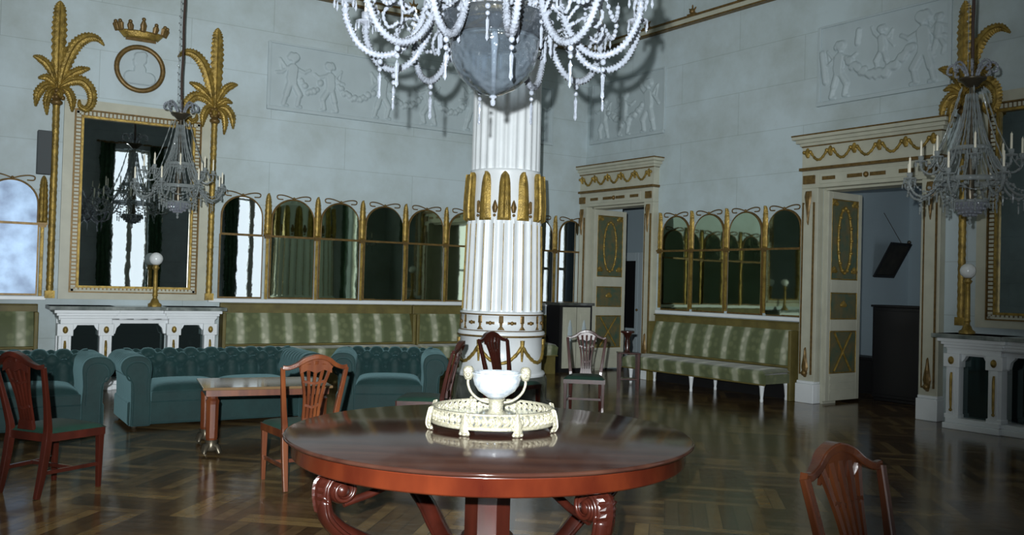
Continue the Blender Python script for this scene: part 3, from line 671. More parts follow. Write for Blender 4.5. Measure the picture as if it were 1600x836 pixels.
# ------------------------------------------------------------------ benches, consoles, cabinet
def profile_bench(name,wall,s0,s1,label,cat,depth,backtop=1.02,seat=.47,board=1.16,legs=True,group=None,off=0,cuts=()):
    c=(s0+s1)/2; hw=(s1-s0)/2
    r=empty(name,wp(wall,c),wrot(wall),label,cat,group)
    mb=MB(); mb.box(-hw,hw,.0,.07,(seat-.1 if legs else 0),board); mb.box(-hw,hw,0,.10,board-.02,board)
    for sg in(-1,1): mb.box(sg*hw-(.05 if sg>0 else 0),sg*hw+(.05 if sg<0 else 0),.0,.24,.0,backtop+.0)
    mb.build('back_board',M['olive'],r,bevel=.01)
    if legs:
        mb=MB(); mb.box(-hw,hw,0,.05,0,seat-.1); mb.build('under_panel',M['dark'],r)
    # upholstered back: slopes out toward the seat
    def bk(u,v):
        x=-hw+.05+u*(2*hw-.1); return (x,.075+.03*math.sin(PI*v)+.13*(1-v),seat+.05+v*(backtop-seat-.05))
    mb=MB(); mb.grid(bk,24,8); mb.add([(-hw+.05,.07,seat),(hw-.05,.07,seat),(hw-.05,.07,backtop),(-hw+.05,.07,backtop)],[(0,1,2,3)]); mb.build('upholstered_back',M['stripe'],r)
    def sp(u,v):
        x=-hw+u*2*hw; a=v*PI
        ex=min(1,(1-abs(2*u-1))*2*hw/.08+.0); ex=max(.0,ex)
        e=.05*math.sqrt(max(0,1-(1-ex)**2)) if ex<1 else .05
        k=v*3
        if k<1: return (x,.1+(depth-.16)*k,seat-.05+e+.015*math.sin(PI*k))
        if k<2: t=(k-1)*PI/2; return (x,depth-.06+.06*math.sin(t),seat-.05+e*math.cos(t)+.0)
        t=k-2; return (x,depth-.03*t,seat-.05-.15*t)
    mb=MB(); mb.grid(sp,40,18)
    mb.box(-hw+.01,hw-.01,.08,depth-.04,seat-.19,seat-.06); mb.build('seat',M['stripe'],r)
    mb=MB(); mb.sweep([(-hw,depth-.015,seat-.2),(hw,depth-.015,seat-.2)],.012,n=6); mb.sweep([(-hw+.05,.21,seat+.03),(hw-.05,.21,seat+.03)],.02,n=6); mb.build('gimp_trim',M['olive'],r)
    if legs:
        for x in (-hw+.12,0,hw-.12):
            for y in (depth-.10,.16):
                mb=MB(); mb.lathe([(.022,0),(.026,.03),(.02,.05),(.035,.2),(.045,.24),(.035,.25),(.045,.27),(.045,seat-.19)],(x,y,0),10); mb.build('leg',M['white'],r)
    else:
        mb=MB(); mb.box(-hw,hw,.05,depth-.08,0,seat-.18); mb.build('base_board',M['olive'],r)
    return r
profile_bench('striped_bench','R',1.96,4.84,'long striped green damask bench on white tapered legs, under the four arched mirrors','bench',.80,backtop=1.0,seat=.45,board=1.12)
profile_bench('banquette','L',.98,2.45,'short section of striped green banquette behind the fluted column','banquette',.62,seat=.52,legs=False,backtop=1.02,board=1.165,group='striped banquettes of the long wall')
profile_bench('banquette','L',2.47,3.55,'narrow section of striped green banquette just left of the fluted column','banquette',.62,seat=.52,legs=False,backtop=1.02,board=1.165,group='striped banquettes of the long wall')
profile_bench('banquette','L',3.57,6.68,'longest striped green banquette on the long wall, behind the tufted teal sofas','banquette',.62,seat=.52,legs=False,backtop=1.02,board=1.165,group='striped banquettes of the long wall')
profile_bench('banquette','L',9.05,12.0,'striped green banquette under the cloudy bluish mirror at the left edge','banquette',.62,seat=.52,legs=False,backtop=1.02,board=1.12,group='striped banquettes of the long wall')

def console(wall,s,label,group):
    r=empty('console_table',wp(wall,s),wrot(wall),label,'console table',group)
    Dp=.5
    # plinth, top
    mb=MB(); mb.box(-1.0,1.0,.02,Dp+.0,0,.07); mb.box(-.98,.98,.02,Dp-.03,.07,.12)
    for sg in(-1,1): mb.box(sg*.67-.33,sg*.67+.33,.02,Dp+.05,0,.07); mb.box(sg*.67-.31,sg*.67+.31,.02,Dp+.02,.07,.13)
    mb.build('base_plinth',M['white'],r,bevel=.008)
    mb=MB(); mb.box(-1.12,1.12,0,Dp+.06,1.06,1.11)
    for sg in(-1,1): mb.box(sg*.72-.40,sg*.72+.40,0,Dp+.11,1.06,1.11)
    mb.build('marble_top',M['marble'],r,bevel=.006)
    mb=MB(); mb.box(-1.0,1.0,.02,Dp-.02,.93,1.0)
    for i,(z,e) in enumerate(((.88,0),(.95,.025),(.985,.05),(1.02,.08))):
        zt=1.06 if i==3 else (.95,.985,1.02)[i]
        mb.box(-.98-e,.98+e,.02,Dp-.02+e*.5,max(z,.93),zt)
        for sg in(-1,1): mb.box(sg*.67-.31-e,sg*.67+.31+e,.02,Dp+e,z,zt)
    mb.build('entablature',M['white'],r,bevel=.005)
    for sg in (-1,1):
        for x,wd in ((.92,.075),(.43,.075)):
            X=sg*x
            mb=MB(); mb.box(X-wd,X+wd,Dp-.16,Dp-.02,.12,.80); mb.box(X-wd*.55,X+wd*.55,Dp-.02,Dp+.0,.16,.80)
            mb.box(X-wd-.02,X+wd+.02,Dp-.17,Dp+.01,.72,.88); mb.box(X-wd-.01,X+wd+.01,Dp-.165,Dp+.0,.12,.17)
            mb.build('pilaster',M['white'],r,bevel=.006)
            mb=MB(); mb.ball((X,Dp+.015,.80),.034,7,sz=1.4)
            mb.leaf([(X,Dp-.0,.66),(X,Dp+.01,.58),(X,Dp+.01,.30),(X,Dp,.2)],[.012,.018,.016,.006],th=.02); mb.ball((X,Dp+.01,.22),.02,5)
            mb.build('gilt_drop',M['gold'],r)
        mb=MB(); X=sg*.675     # shouldered head of the bay
        for q in(-1,1): mb.prism([(X+q*.19,.93),(X+q*.10,.93),(X+q*.10,.86),(X+q*.12,.82),(X+q*.155,.78),(X+q*.17,.70),(X+q*.19,.70)],Dp-.12,Dp-.05)
        mb.box(X-.18,X+.18,Dp-.12,Dp-.04,.86,.94)
        mb.build('bay_spandrel',M['white'],r)
        mb=MB(); mb.box(X-.17,X+.17,Dp-.14,Dp-.13,.13,.88); mb.build('bay_glass',M['glassdark'],r)
        mb=MB(); X=sg*.97; mb.box(X-.02 if sg>0 else X-.02,X+.02,.02,.12,.1,.93); mb.build('rear_post',M['white'],r)
    mb=MB(); mb.box(-.36,.36,Dp-.30,Dp-.28,.13,.93); mb.build('centre_glass',M['glassdark'],r)
    mb=MB()
    for q in(-1,1): mb.prism([(q*.36,.94),(q*.24,.94),(q*.25,.86),(q*.29,.82),(q*.31,.74),(q*.36,.74)],Dp-.16,Dp-.09)
    mb.box(-.36,.36,Dp-.16,Dp-.08,.88,.94); mb.build('centre_spandrel',M['white'],r)
    return r
console('L',7.84,'white console table with gilt drops, under the left tall mirror behind the sofas','white consoles')
console('R',8.22,'white console table with gilt drops at the right edge, beside the near doorway','white consoles')
def globe_lamp(loc,h,label):
    r=empty('globe_lamp',loc,0,label,'lamp','globe lamps on the consoles')
    mb=MB(); mb.lathe([(.09,0),(.09,.03),(.06,.05),(.045,.09),(.03,.11),(.03,.14),(.04,.15),(.032,.17),(.028,h-.16),(.04,h-.14),(.05,h-.12),(.03,h-.10),(.045,h-.085)],n=14); mb.build('stem',M['gold'],r)
    mb=MB(); mb.ball((0,0,h),.09,10); mb.build('globe_shade',M['opal'],r)
globe_lamp(wp('L',7.62,.22,1.11),.66,'lamp with a white glass globe on a gilt stem, standing on the left console')
globe_lamp(wp('R',7.33,.22,1.11),.75,'lamp with a white glass globe on a gilt stem, standing on the right console')
# pale cabinet in the corner
r=empty('corner_cabinet',wp('L',.5,.05,0),wrot('L'),'pale painted two-door cabinet with dark edges in the corner right of the column','cabinet')
mb=MB(); mb.box(-.36,.36,0,.42,.06,1.20); mb.box(-.34,.34,.02,.40,0,.06); mb.build('body',M['dark'],r)
mb=MB(); mb.box(-.39,.39,-.02,.46,1.20,1.25); mb.build('cabinet_top',M['plinth'],r,bevel=.006)
for a,b in((-.30,-.01),(.01,.30)):
    d_=None
    mb=MB(); mb.box(a,b,.42,.45,.08,1.17); mb.box(a+.05,b-.05,.45,.46,.16,1.08); d_=mb.build('door',M['cream'],r,bevel=.005)
    mb=MB(); xm=(a+b)/2; mb.leaf([(xm,.455,.3),(xm,.46,.5),(xm,.46,.8),(xm,.455,.95)],[.02,.06,.05,.01],th=.015,serr=.2); mb.build('carved_motif',M['relief'],d_)
# things in the rooms beyond
def planept(px,py,s=None,d=None):
    # hit of a pixel's ray with the plane s=const or depth=const behind the door wall
    q=ray(px,py); o=Vector((0,0,EYE)); A=Vector((-RN.x,-RN.y,0)) if d is not None else None
    if d is not None:
        n=RN; c=(C0-RN*d).dot(n); t=c/(q.dot(n))
    else:
        n=Vector((-RN.x,-RN.y,0)); n=Vector((RD.x,RD.y,0)); 
        # solve with basis (RD,RN) which is orthogonal
        c=(C0.dot(n)+s); t=c/(q.dot(n))
    p=o+q*t; v=p-C0; return (v.dot(RD),-v.dot(RN),p.z)
a=planept(1362,476,d=1.1); b=planept(1446,640,d=1.1)
mb=MB(); 
s0,s1=a[0],a[0]+1.5
r=empty('black_cabinet',wp('R',(s0+s1)/2,-1.35),wrot('R'),'tall black cabinet standing in the room beyond the near doorway','cabinet')
h=a[2]; w2=(s1-s0)/2
mb=MB(); mb.box(-w2,w2,-.22,.22,.05,h-.03); mb.box(-w2+.02,w2-.02,-.2,.2,0,.05); mb.build('body',M['dark'],r,bevel=.01)
mb=MB(); mb.box(-w2-.02,w2+.02,-.24,.24,h-.03,h); mb.build('cabinet_top',M['dark'],r,bevel=.006)
for q in(-1,1):
    mb=MB(); mb.box(min(q*.02,q*(w2-.03)),max(q*.02,q*(w2-.03)),.22,.235,.1,h-.08); mb.build('door',M['dark'],r,bevel=.006)
a=planept(1342,556,d=1.9)
r=empty('low_black_chest',wp('R',a[0]+.05,-1.95),wrot('R'),'low black chest left of the tall black cabinet beyond the near doorway','chest')
mb=MB(); mb.box(-.30,.5,-.2,.2,.04,a[2]-.04); mb.box(-.28,.48,-.18,.18,0,.04); mb.build('body',M['dark'],r,bevel=.008)
mb=MB(); mb.box(-.32,.52,-.22,.22,a[2]-.04,a[2]); mb.build('lid',M['dark'],r,bevel=.006)
# leaning picture on the side wall (s=3.6) of that room
b0=planept(1366,432,s=3.63); b1=planept(1397,432,s=3.63); t0=planept(1391,378,s=3.95); t1=planept(1423,378,s=3.95)
dd0,dd1=(b0[1]+t0[1])/2,(b1[1]+t1[1])/2
r=empty('leaning_picture',wp('R',3.61,-(dd0+dd1)/2,b0[2]),wrot('R'),'dark framed picture hanging tilted forward on the wall beyond the near doorway','picture')
hd=abs(dd0-dd1)/2; hz=t0[2]-b0[2]; lean=.34
def slab(mb,y0,y1,u0,u1,t0_,t1_):
    # u along the tilted face, t thickness (outward)
    n=Vector((-hz,0,-lean)).normalized()*-1; e=Vector((-lean,0,hz))
    n=Vector((-hz,0,-lean)).normalized()
    vs=[]
    for y in(y0,y1):
        for u in(u0,u1):
            for t in(t0_,t1_): p=e*u+n*t+Vector((0,y,0)); vs.append(tuple(p))
    mb.add(vs,[(0,1,3,2),(4,6,7,5),(0,4,5,1),(2,3,7,6),(0,2,6,4),(1,5,7,3)])
mb=MB(); fw=.05/math.hypot(hz,lean)
slab(mb,-hd,hd,0,fw,0,.03); slab(mb,-hd,hd,1-fw,1,0,.03); slab(mb,-hd,-hd+.05,fw,1-fw,0,.03); slab(mb,hd-.05,hd,fw,1-fw,0,.03); mb.build('frame',M['dark'],r)
mb=MB(); slab(mb,-hd+.04,hd-.04,fw*.8,1-fw*.8,.002,.012); mb.build('canvas',mat('dark_canvas',(.03,.028,.02),.6,c2=(.008,.008,.008),vscale=5),r)
mb=MB(); mb.sweep([(-lean,0,hz),(-.0,0,hz+.55)],.006,n=5); mb.ball((-lean,hd*-.8,hz+.02),.035,5); mb.build('hanging_wire',M['cast'],r)
# panelled door with dark glass at the back of the anteroom
a=planept(969,408,d=3.3); b=planept(993,513,d=3.3)
cxs=(a[0]+b[0])/2; r=empty('door_3',wp('R',cxs+.25,-3.3),wrot('R'),kind='structure')
pw=abs(a[0]-b[0])/2
mb=MB()
for x in (.25,.25-2*pw-.22): 
    mb.box(x-pw-.09,x-pw,0,.05,0,2.35); mb.box(x+pw,x+pw+.09,0,.05,0,2.35); mb.box(x-pw,x+pw,0,.05,0,b[2]); mb.box(x-pw,x+pw,0,.05,a[2],2.35)
    mb.box(x-pw+.05,x+pw-.05,.05,.06,.15,b[2]-.12)
mb.build('door_leaf',mat('pale_anteroom_door',(.42,.50,.53),.5),r,bevel=.005)
for x in (.25,.25-2*pw-.22):
    mb=MB(); mb.box(x-pw,x+pw,.01,.03,b[2],a[2]); mb.build('dark_pane',M['dark'],r)
mb=MB(); mb.ball((.25-pw-.1,.08,1.05),.03,6); mb.build('door_handle',M['gold_dark'],r)

# ------------------------------------------------------------------ tufted sofas
def chesterfield(W,Dp,H,ncush,label,group,cat='sofa'):
    r=empty('tufted_sofa' if cat=='sofa' else 'tufted_armchair',(0,0,0),0,label,cat,group)
    hw=W/2; aw=.24     # arm width; front at y=+Dp/2 , back at -Dp/2
    yb,yf=-Dp/2,Dp/2
    mb=MB(); mb.box(-hw+.03,hw-.03,yb+.03,yf-.04,.035,.27); mb.build('base',M['velvet'],r,bevel=.02)
    mb=MB(); mb.sweep([(-hw+.03,yf-.035,.05),(hw-.03,yf-.035,.05)],.012,n=6); mb.sweep([(-hw+aw,yf-.035,.27),(hw-aw,yf-.035,.27)],.012,n=6); mb.build('piping',M['velvet'],r)
    def tuft(u,v,du,dv):
        a=u/du; b=v/dv
        best=9
        for ib in (math.floor(b),math.floor(b)+1):
            sh=.5 if ib%2 else 0
            ia=round(a-sh)+sh; d=math.hypot((a-ia),(b-ib)*.9); best=min(best,d)
        c1=a-b/2; c2=a+b/2; cr=min(abs(c1-round(c1)),abs(c2-round(c2)))
        return -.06*math.exp(-(best/.24)**2)-.03*math.exp(-(cr/.12)**2)+.02
    # back roll: profile around (y,z)
    def backp(v):     # v 0..1 from seat (front) up and over to the rear
        t=v
        P_=[(yb+.26,.28),(yb+.23,.42),(yb+.20,.54),(yb+.215,.63),(yb+.20,H-.06),(yb+.13,H),(yb+.04,H-.01),(yb-.015,H-.08),(yb-.01,H-.16),(yb+.03,H-.2),(yb+.04,.03)]
        k=t*(len(P_)-1); i=min(int(k),len(P_)-2); f=k-i
        q=[P_[max(i-1,0)],P_[i],P_[i+1],P_[min(i+2,len(P_)-1)]]
        return [ .5*((2*q[1][c])+(q[2][c]-q[0][c])*f+(2*q[0][c]-5*q[1][c]+4*q[2][c]-q[3][c])*f*f+(3*q[1][c]-q[0][c]-3*q[2][c]+q[3][c])*f**3) for c in(0,1)]
    nu=int(W/.022)
    def bf(u,v):
        x=-hw+.10+u*(W-.2); y,z=backp(v)
        d=tuft(u*(W-.2),v,.225,.17) if .06<v<.62 else 0
        return (x,y+d*(1 if v<.45 else .2),z+(d*.8 if v>=.38 else 0))
    mb=MB(); mb.grid(bf,nu,60)
    for x in(-hw+.10,hw-.10):
        pr=[backp(k/30) for k in range(31)]; mb.add([(x,p[0],p[1]) for p in pr],[tuple(range(31))])
    mb.build('tufted_back',M['velvet'],r)
    nb=int((W-.2)/.225)
    for iv in range(1,4):
        for k in range(nb+1):
            uu=(k+(.5 if iv%2 else 0))*.225
            if uu<.2 or uu>W-.4: continue
            v=iv*.17; p=bf(uu/(W-.2),v); mb=MB(); mb.ball((p[0],p[1]+.008,p[2]+.003),.013,4); mb.build('button',M['velvet'],r)
    for sg in(-1,1):
        prof=[(hw-aw,.28),(hw-aw+.01,.45),(hw-aw+.0,H-.12),(hw-aw+.03,H-.04),(hw-aw+.10,H-.005),(hw-.03,H-.01),(hw+.035,H-.06),(hw+.05,H-.13),(hw+.02,H-.19),(hw-.03,H-.22),(hw-.05,.40),(hw-.05,.03)]
        cp=[(p.x,p.z) for p in curve([(a_,0,b_) for a_,b_ in prof],4)]
        n=len(cp)
        def af(u,v):
            i=min(int(round(v*(n-1))),n-1); x,z=cp[i]; y=yb+.03+u*(Dp-.05)
            pl=.006*math.sin(u*60)*(1 if v>.2 and v<.7 else 0)*(1 if u<.93 else 0)
            return (sg*(x),y,z+pl)
        mb=MB(); mb.grid(af,40,n-1); mb.build('arm',M['velvet'],r)
        poly=cp+[(hw-aw,.03)]
        mb=MB(); mb.prism([(sg*x,z) for x,z in poly],yf-.03,yf+.01); fp=mb.build('arm_front',M['velvet'],r,bevel=.012)
        mb=MB(); inner=[(sg*(hw-.12+(x-hw+.12)*.72),.10+(z-.10)*.90) for x,z in cp]
        mb.sweep([(x,yf+.012,z) for x,z in inner],.009,n=5,up=(0,1,0)); mb.build('front_piping',M['velvet'],fp)
    cw=(W-2*aw)/ncush
    for k in range(ncush):
        x0=-hw+aw+k*cw
        def cfun(u,v,x0=x0):
            # pillow shape
            a=u*2-1; b=v*2-1
            e=(1-abs(a)**6)*(1-abs(b)**6); return (x0+.005+(u)*(cw-.01),yb+.2+v*(Dp-.2),.36+.085*e**.5+.02*(1-a*a)*(1-b*b))
        mb=MB(); mb.grid(cfun,24,24)
        mb.box(x0+.005,x0+cw-.005,yb+.2,yf,.27,.365)
        mb.sweep([(x0+.01,yf+.002,.365),(x0+cw-.01,yf+.002,.365)],.010,n=6)
        mb.build('seat_cushion',M['velvet'],r,bevel=.012)
    for x in(-hw+.1,hw-.1):
        for y in (yb+.1,yf-.08):
            mb=MB(); mb.lathe([(.02,0),(.03,.015),(.03,.04)],(x,y,0),8); mb.build('foot',M['cast'],r)
    return r
e_=-LD; nb_=LN
SOFA_RZ=wrot('L')
W1=2.02; D1=.92
s1=chesterfield(W1,D1,.735,2,'three-seat teal velvet tufted sofa behind the low wooden table','teal tufted velvet seats')
fl_=Vector((-3.80,8.92,0))        # its front left foot
s1.location=fl_+e_*(W1/2)-nb_*(D1/2); s1.rotation_euler=(0,0,SOFA_RZ)
s2=copy_tree(s1); tag(s2,'teal velvet tufted sofa at the left edge, behind the dark chair','sofa'); s2.location=s1.location-e_*(W1+.16)-nb_*(-.02)
s3=chesterfield(1.24,.9,.735,1,'teal velvet tufted armchair left of the fluted column','teal tufted velvet seats','armchair')
s3.location=(-1.42,10.62,0); s3.rotation_euler=(0,0,PI+math.radians(8))

# ------------------------------------------------------------------ low table
r=empty('low_table',(0,0,0),0,'low rectangular wooden table with column legs on brass casters, before the teal sofa','table')
A=Vector((-2.62,7.70,0)); B=Vector((-2.93,8.42,0)); dv=(B-A).normalized(); du=Vector((dv.y,-dv.x,0)); Ln=1.12; Wd=.78
r.location=A+du*Ln/2+dv*Wd/2; r.rotation_euler=(0,0,math.atan2(du.y,du.x))
mb=MB(); mb.box(-Ln/2,Ln/2,-Wd/2,Wd/2,.565,.59); mb.build('tabletop',mat('polished_low_table_top',(.16,.10,.05),.08,coat=.8,spec=.8),r,bevel=.006)
mb=MB()
mb.box(-Ln/2+.03,Ln/2-.03,-Wd/2+.03,-Wd/2+.05,.51,.565); mb.box(-Ln/2+.03,Ln/2-.03,Wd/2-.05,Wd/2-.03,.51,.565); mb.box(-Ln/2+.03,-Ln/2+.05,-Wd/2+.05,Wd/2-.05,.51,.565); mb.box(Ln/2-.05,Ln/2-.03,-Wd/2+.05,Wd/2-.05,.51,.565)
mb.build('apron',M['mahogany2'],r)
for x in(-Ln/2+.09,Ln/2-.09):
    for y in(-Wd/2+.09,Wd/2-.09):
        mb=MB(); mb.lathe([(.045,.12),(.052,.15),(.055,.44),(.06,.47),(.045,.49),(.05,.52),(.05,.565)],(x,y,0),8,smooth=False,a0=PI/8); lg=mb.build('leg',M['mahogany2'],r)
        mb=MB(); mb.lathe([(.03,.03),(.07,.05),(.05,.09),(.055,.13)],(x,y,0),10)
        for k in range(4):
            a=k*PI/2+PI/4; mb.sweep([(x,y,.09),(x+.07*math.cos(a),y+.07*math.sin(a),.07),(x+.09*math.cos(a),y+.09*math.sin(a),.02)],[.03,.025,.02],n=6)
        mb.build('claw_caster',M['cast'],lg)

# ------------------------------------------------------------------ dining chairs
def chair(label,m_):
    r=empty('dining_chair',(0,0,0),0,label,'chair','camel-back mahogany chairs')
    # local: faces +y, rear posts at y=-.2
    zt=.90
    def rake(z): return -.20-.0 - (.11*((z-.45)/.5)**1.2 if z>.45 else .07*((.45-z)/.45)**1.5)
    for sg in(-1,1):
        zs=[0,.1,.22,.34,.45,.55,.66,.78,zt]
        pts=[(sg*(.185+.055*max(0,(z-.45))/.45),rake(z),z) for z in zs]
        mb=MB(); mb.sweep(curve(pts,3),lerps([(.016,.019),(.02,.024),(.023,.026),(.02,.02),(.017,.016),(.016,.014)],(len(pts)-1)*3+1),rect=True,up=(0,1,0)); mb.build('back_post',m_,r,bevel=.005)
    # camel crest
    xs_=[-.24,-.20,-.14,-.08,0,.08,.14,.20,.24]; zz=[.905,.902,.925,.965,.985,.965,.925,.902,.905]
    pts=[(x,rake(z)-.004-.02*(1-(x/.24)**2),z) for x,z in zip(xs_,zz)]
    mb=MB(); mb.sweep(curve(pts,4),lerps([(.016,.014),(.016,.018),(.017,.026),(.018,.03),(.017,.026),(.016,.018),(.016,.014)],33),rect=True,up=(0,1,0)); mb.build('crest_rail',m_,r,bevel=.006)
    # pierced splat: fan of ribs
    for k in range(5):
        a=(k-2)/2
        zs=[.46,.55,.66,.76,.86,.95-.035*abs(a)]
        xw=[.055,.055,.06,.075,.10,.115]
        pts=[(a*x,rake(z)-.014*(z-.46)/.5-.004,z) for x,z in zip(xw,zs)]
        mb=MB(); mb.sweep(curve(pts,4),lerps([(.011,.008),(.010,.008),(.009,.008),(.011,.008),(.014,.009)],21),rect=True,up=(0,1,0)); mb.build('splat_rib',m_,r)
    mb=MB(); mb.prism([(-.075,.455),(.075,.455),(.062,.52),(-.062,.52)],-.232,-.212); mb.build('splat_shoe',m_,r)
    for z,x in((.80,.088),(.62,.055)):
        mb=MB(); mb.sweep([(-x,rake(z)-.012,z),(0,rake(z)-.016,z-.02),(x,rake(z)-.012,z)],(.009),rect=True,up=(0,1,0)); mb.build('splat_tie',m_,r)
    mb=MB()
    q=[(x,z) for x,z in ((-.115,.915),(-.12,.86),(-.06,.885),(0,.86),(.06,.885),(.12,.86),(.115,.915),(.07,.965),(0,.98),(-.07,.965))]
    yy=rake(.92)-.02
    mb.prism(q,yy-.007,yy+.007); mb.build('splat_head',m_,r)
    # seat
    mb=MB(); mb.prism([(0,0)]*0+[(-.2,.38),(.2,.38),(.2,.435),(-.2,.435)],-.215,-.185)
    mb.prism([(-.25,.38),(.25,.38),(.25,.435),(-.25,.435)],.205,.23)
    for sg in(-1,1): mb.sweep([(sg*.195,-.19,.4075),(sg*.24,.215,.4075)],[(.012,.0275)]*2,rect=True)
    mb.build('seat_rail',m_,r)
    def sf(u,v):
        a=u*2-1;b=v*2-1; wd=.20+.055*v; e=((1-abs(a)**8)*(1-abs(b)**8))**.5
        return (a*wd,-.2+v*.44,.43+.035*e+.015*(1-a*a)*(1-b*b))
    mb=MB(); mb.grid(sf,18,18); mb.prism([(-.2,.425),(.2,.425),(.2,.44),(-.2,.44)],-.2,.2); mb.build('seat_pad',M['seatgreen'],r)
    for sg in(-1,1):
        mb=MB(); mb.sweep([(sg*.225,.205,0),(sg*.225,.205,.41)],[(.014,.014),(.022,.022)],rect=True); mb.build('front_leg',m_,r,bevel=.003)
        mb=MB(); mb.sweep([(sg*.19,-.225,.17),(sg*.222,.2,.17)],[(.009,.013)]*2,rect=True); mb.build('side_stretcher',m_,r)
    mb=MB(); mb.sweep([(-.206,0,.17),(.206,0,.17)],[(.009,.013)]*2,rect=True); mb.build('cross_stretcher',m_,r)
    return r
chA=chair('dark mahogany chair at the left edge, seen from behind, before the teal sofas',M['mahogany'])
def place(o,x,y,fx,fy): o.location=(x,y,0); o.rotation_euler=(0,0,math.atan2(-fx,fy))
place(chA,-3.25,6.44,.40,.92)
def dup(src,lb,x,y,fx,fy):
    o=copy_tree(src); o['label']=lb; place(o,x,y,fx,fy); return o
chB=chair('honey-brown mahogany chair between the round table and the low table, seen from behind',M['mahogany2'])
place(chB,-1.575,6.86,-.5,.87)
dup(chA,'dark chair seen edge-on behind the table, left of the bowl, facing left',-.80,8.6,-1,.10)
dup(chA,'dark chair standing against the column pedestal, its back seen above the bowl',.03,10.15,.75,-.66)
dup(chA,'chair facing us before the far doorway, right of the column',.93,11.0,-.12,-1)
chF=chair('brown chair in the right foreground, only its back in the picture',M['mahogany3'])
place(chF,1.41,3.04,.60,-.80)
st=empty('pedestal_stand',(1.78,13.6,0),0,'dark narrow pedestal stand before the far doorway, at the left end of the striped bench','stand')
mb=MB(); mb.lathe([(.10,.862),(.105,.875),(.10,.895)],n=20); mb.build('top',M['mahogany'],st)
mb=MB(); mb.lathe([(.05,.57),(.03,.62),(.045,.70),(.03,.78),(.07,.862)],n=14); mb.build('stem',M['mahogany'],st)
mb=MB(); mb.box(-.15,.19,-.13,.13,.55,.57); mb.build('shelf',M['mahogany'],st,bevel=.005)
for x in(-.12,.16):
    for y in(-.1,.1):
        mb=MB(); mb.sweep([(x,y,0),(x,y,.55)],[.013,.022],rect=True); mb.build('leg',M['mahogany'],st)
mb=MB(); mb.box(-.11,.15,-.09,.09,.16,.18); mb.build('lower_shelf',M['mahogany'],st)
# ------------------------------------------------------------------ round table with tray and bowl
TC=Vector((-.095,4.83,0)); TZ=.76
r=empty('round_table',TC,0,'large round polished mahogany table on carved scroll legs in the foreground','table')
mb=MB(); mb.lathe([(.0,TZ-.028),(1.04,TZ-.028),(1.068,TZ-.022),(1.08,TZ-.012),(1.076,TZ-.003),(1.066,TZ),(.0,TZ)],n=96); mb.build('tabletop',M['tabletop'],r)
mb=MB(); mb.lathe([(.98,TZ-.115),(1.028,TZ-.115),(1.036,TZ-.105),(1.036,TZ-.035),(1.045,TZ-.028),(.98,TZ-.028),(.98,TZ-.115)],n=96); mb.build('apron',M['apron'],r)
mb=MB(); mb.lathe([(.125,.10),(.17,.12),(.15,.2),(.13,.22),(.13,.58),(.16,.62),(.22,TZ-.03)],n=8,smooth=False,a0=PI/8); mb.build('pedestal',M['mahogany'],r)
mb=MB(); mb.lathe([(.42,.035),(.45,.05),(.45,.09),(.40,.105),(.0,.105)],n=8,smooth=False,a0=PI/8); mb.build('platform',M['mahogany'],r,bevel=.006)
for adeg in (215,305,35,125):
    R_=Matrix.Rotation(math.radians(adeg),4,'Z')
    vol=[(.865+(.085-.0028*k)*math.cos(-.6+k*.42),0,.545+(.085-.0028*k)*math.sin(-.6+k*.42)) for k in range(26)][::-1]
    path=vol+list(curve([(.945,0,.50),(.925,0,.42),(.85,0,.34),(.75,0,.28),(.64,0,.22),(.54,0,.14),(.44,0,.075)],5))
    n_=len(path)
    mb=MB(); mb.sweep(path,[(.016+.014*min(1,i/26) if i<26 else .034+.012*math.sin((i-26)*.1),.052) for i in range(n_)],n=12,up=(0,1,0),M=R_)
    for y in (-.052,.052): mb.sweep([(p[0],y,p[2]) for p in path[6:]],.011,n=6,up=(0,1,0),M=R_)
    mb.lathe([(0,-.062),(.03,-.058),(.035,0),(.03,.058),(0,.062)],(0,0,0),10,M=R_@Matrix.Translation((.865,0,.545))@Matrix.Rotation(PI/2,4,'X'))
    mb.sweep([(.90,0,.61),(.87,0,.648)],[(.06,.05),(.08,.05)],rect=True,up=(0,1,0),M=R_)
    mb.sweep([(.84,0,.47),(.70,0,.50),(.52,0,.56),(.2,0,.58)],[(.02,.02)]*4,n=8,up=(0,1,0),M=R_)
    lg=mb.build('scroll_leg',M['mahogany'],r)
    mb=MB(); mb.leaf([(.90,0,.635),(.958,0,.59),(.968,0,.52),(.95,0,.43)],[.03,.06,.05,.008],nrm=(1,0,.2),th=.03,serr=.25,M=R_); mb.build('carved_acanthus',M['mahogany'],lg)
    mb=MB(); mb.lathe([(.05,0),(.07,.02),(.06,.045)],(.40*math.cos(math.radians(adeg)),.40*math.sin(math.radians(adeg)),0),10); mb.build('foot',M['mahogany'],lg)
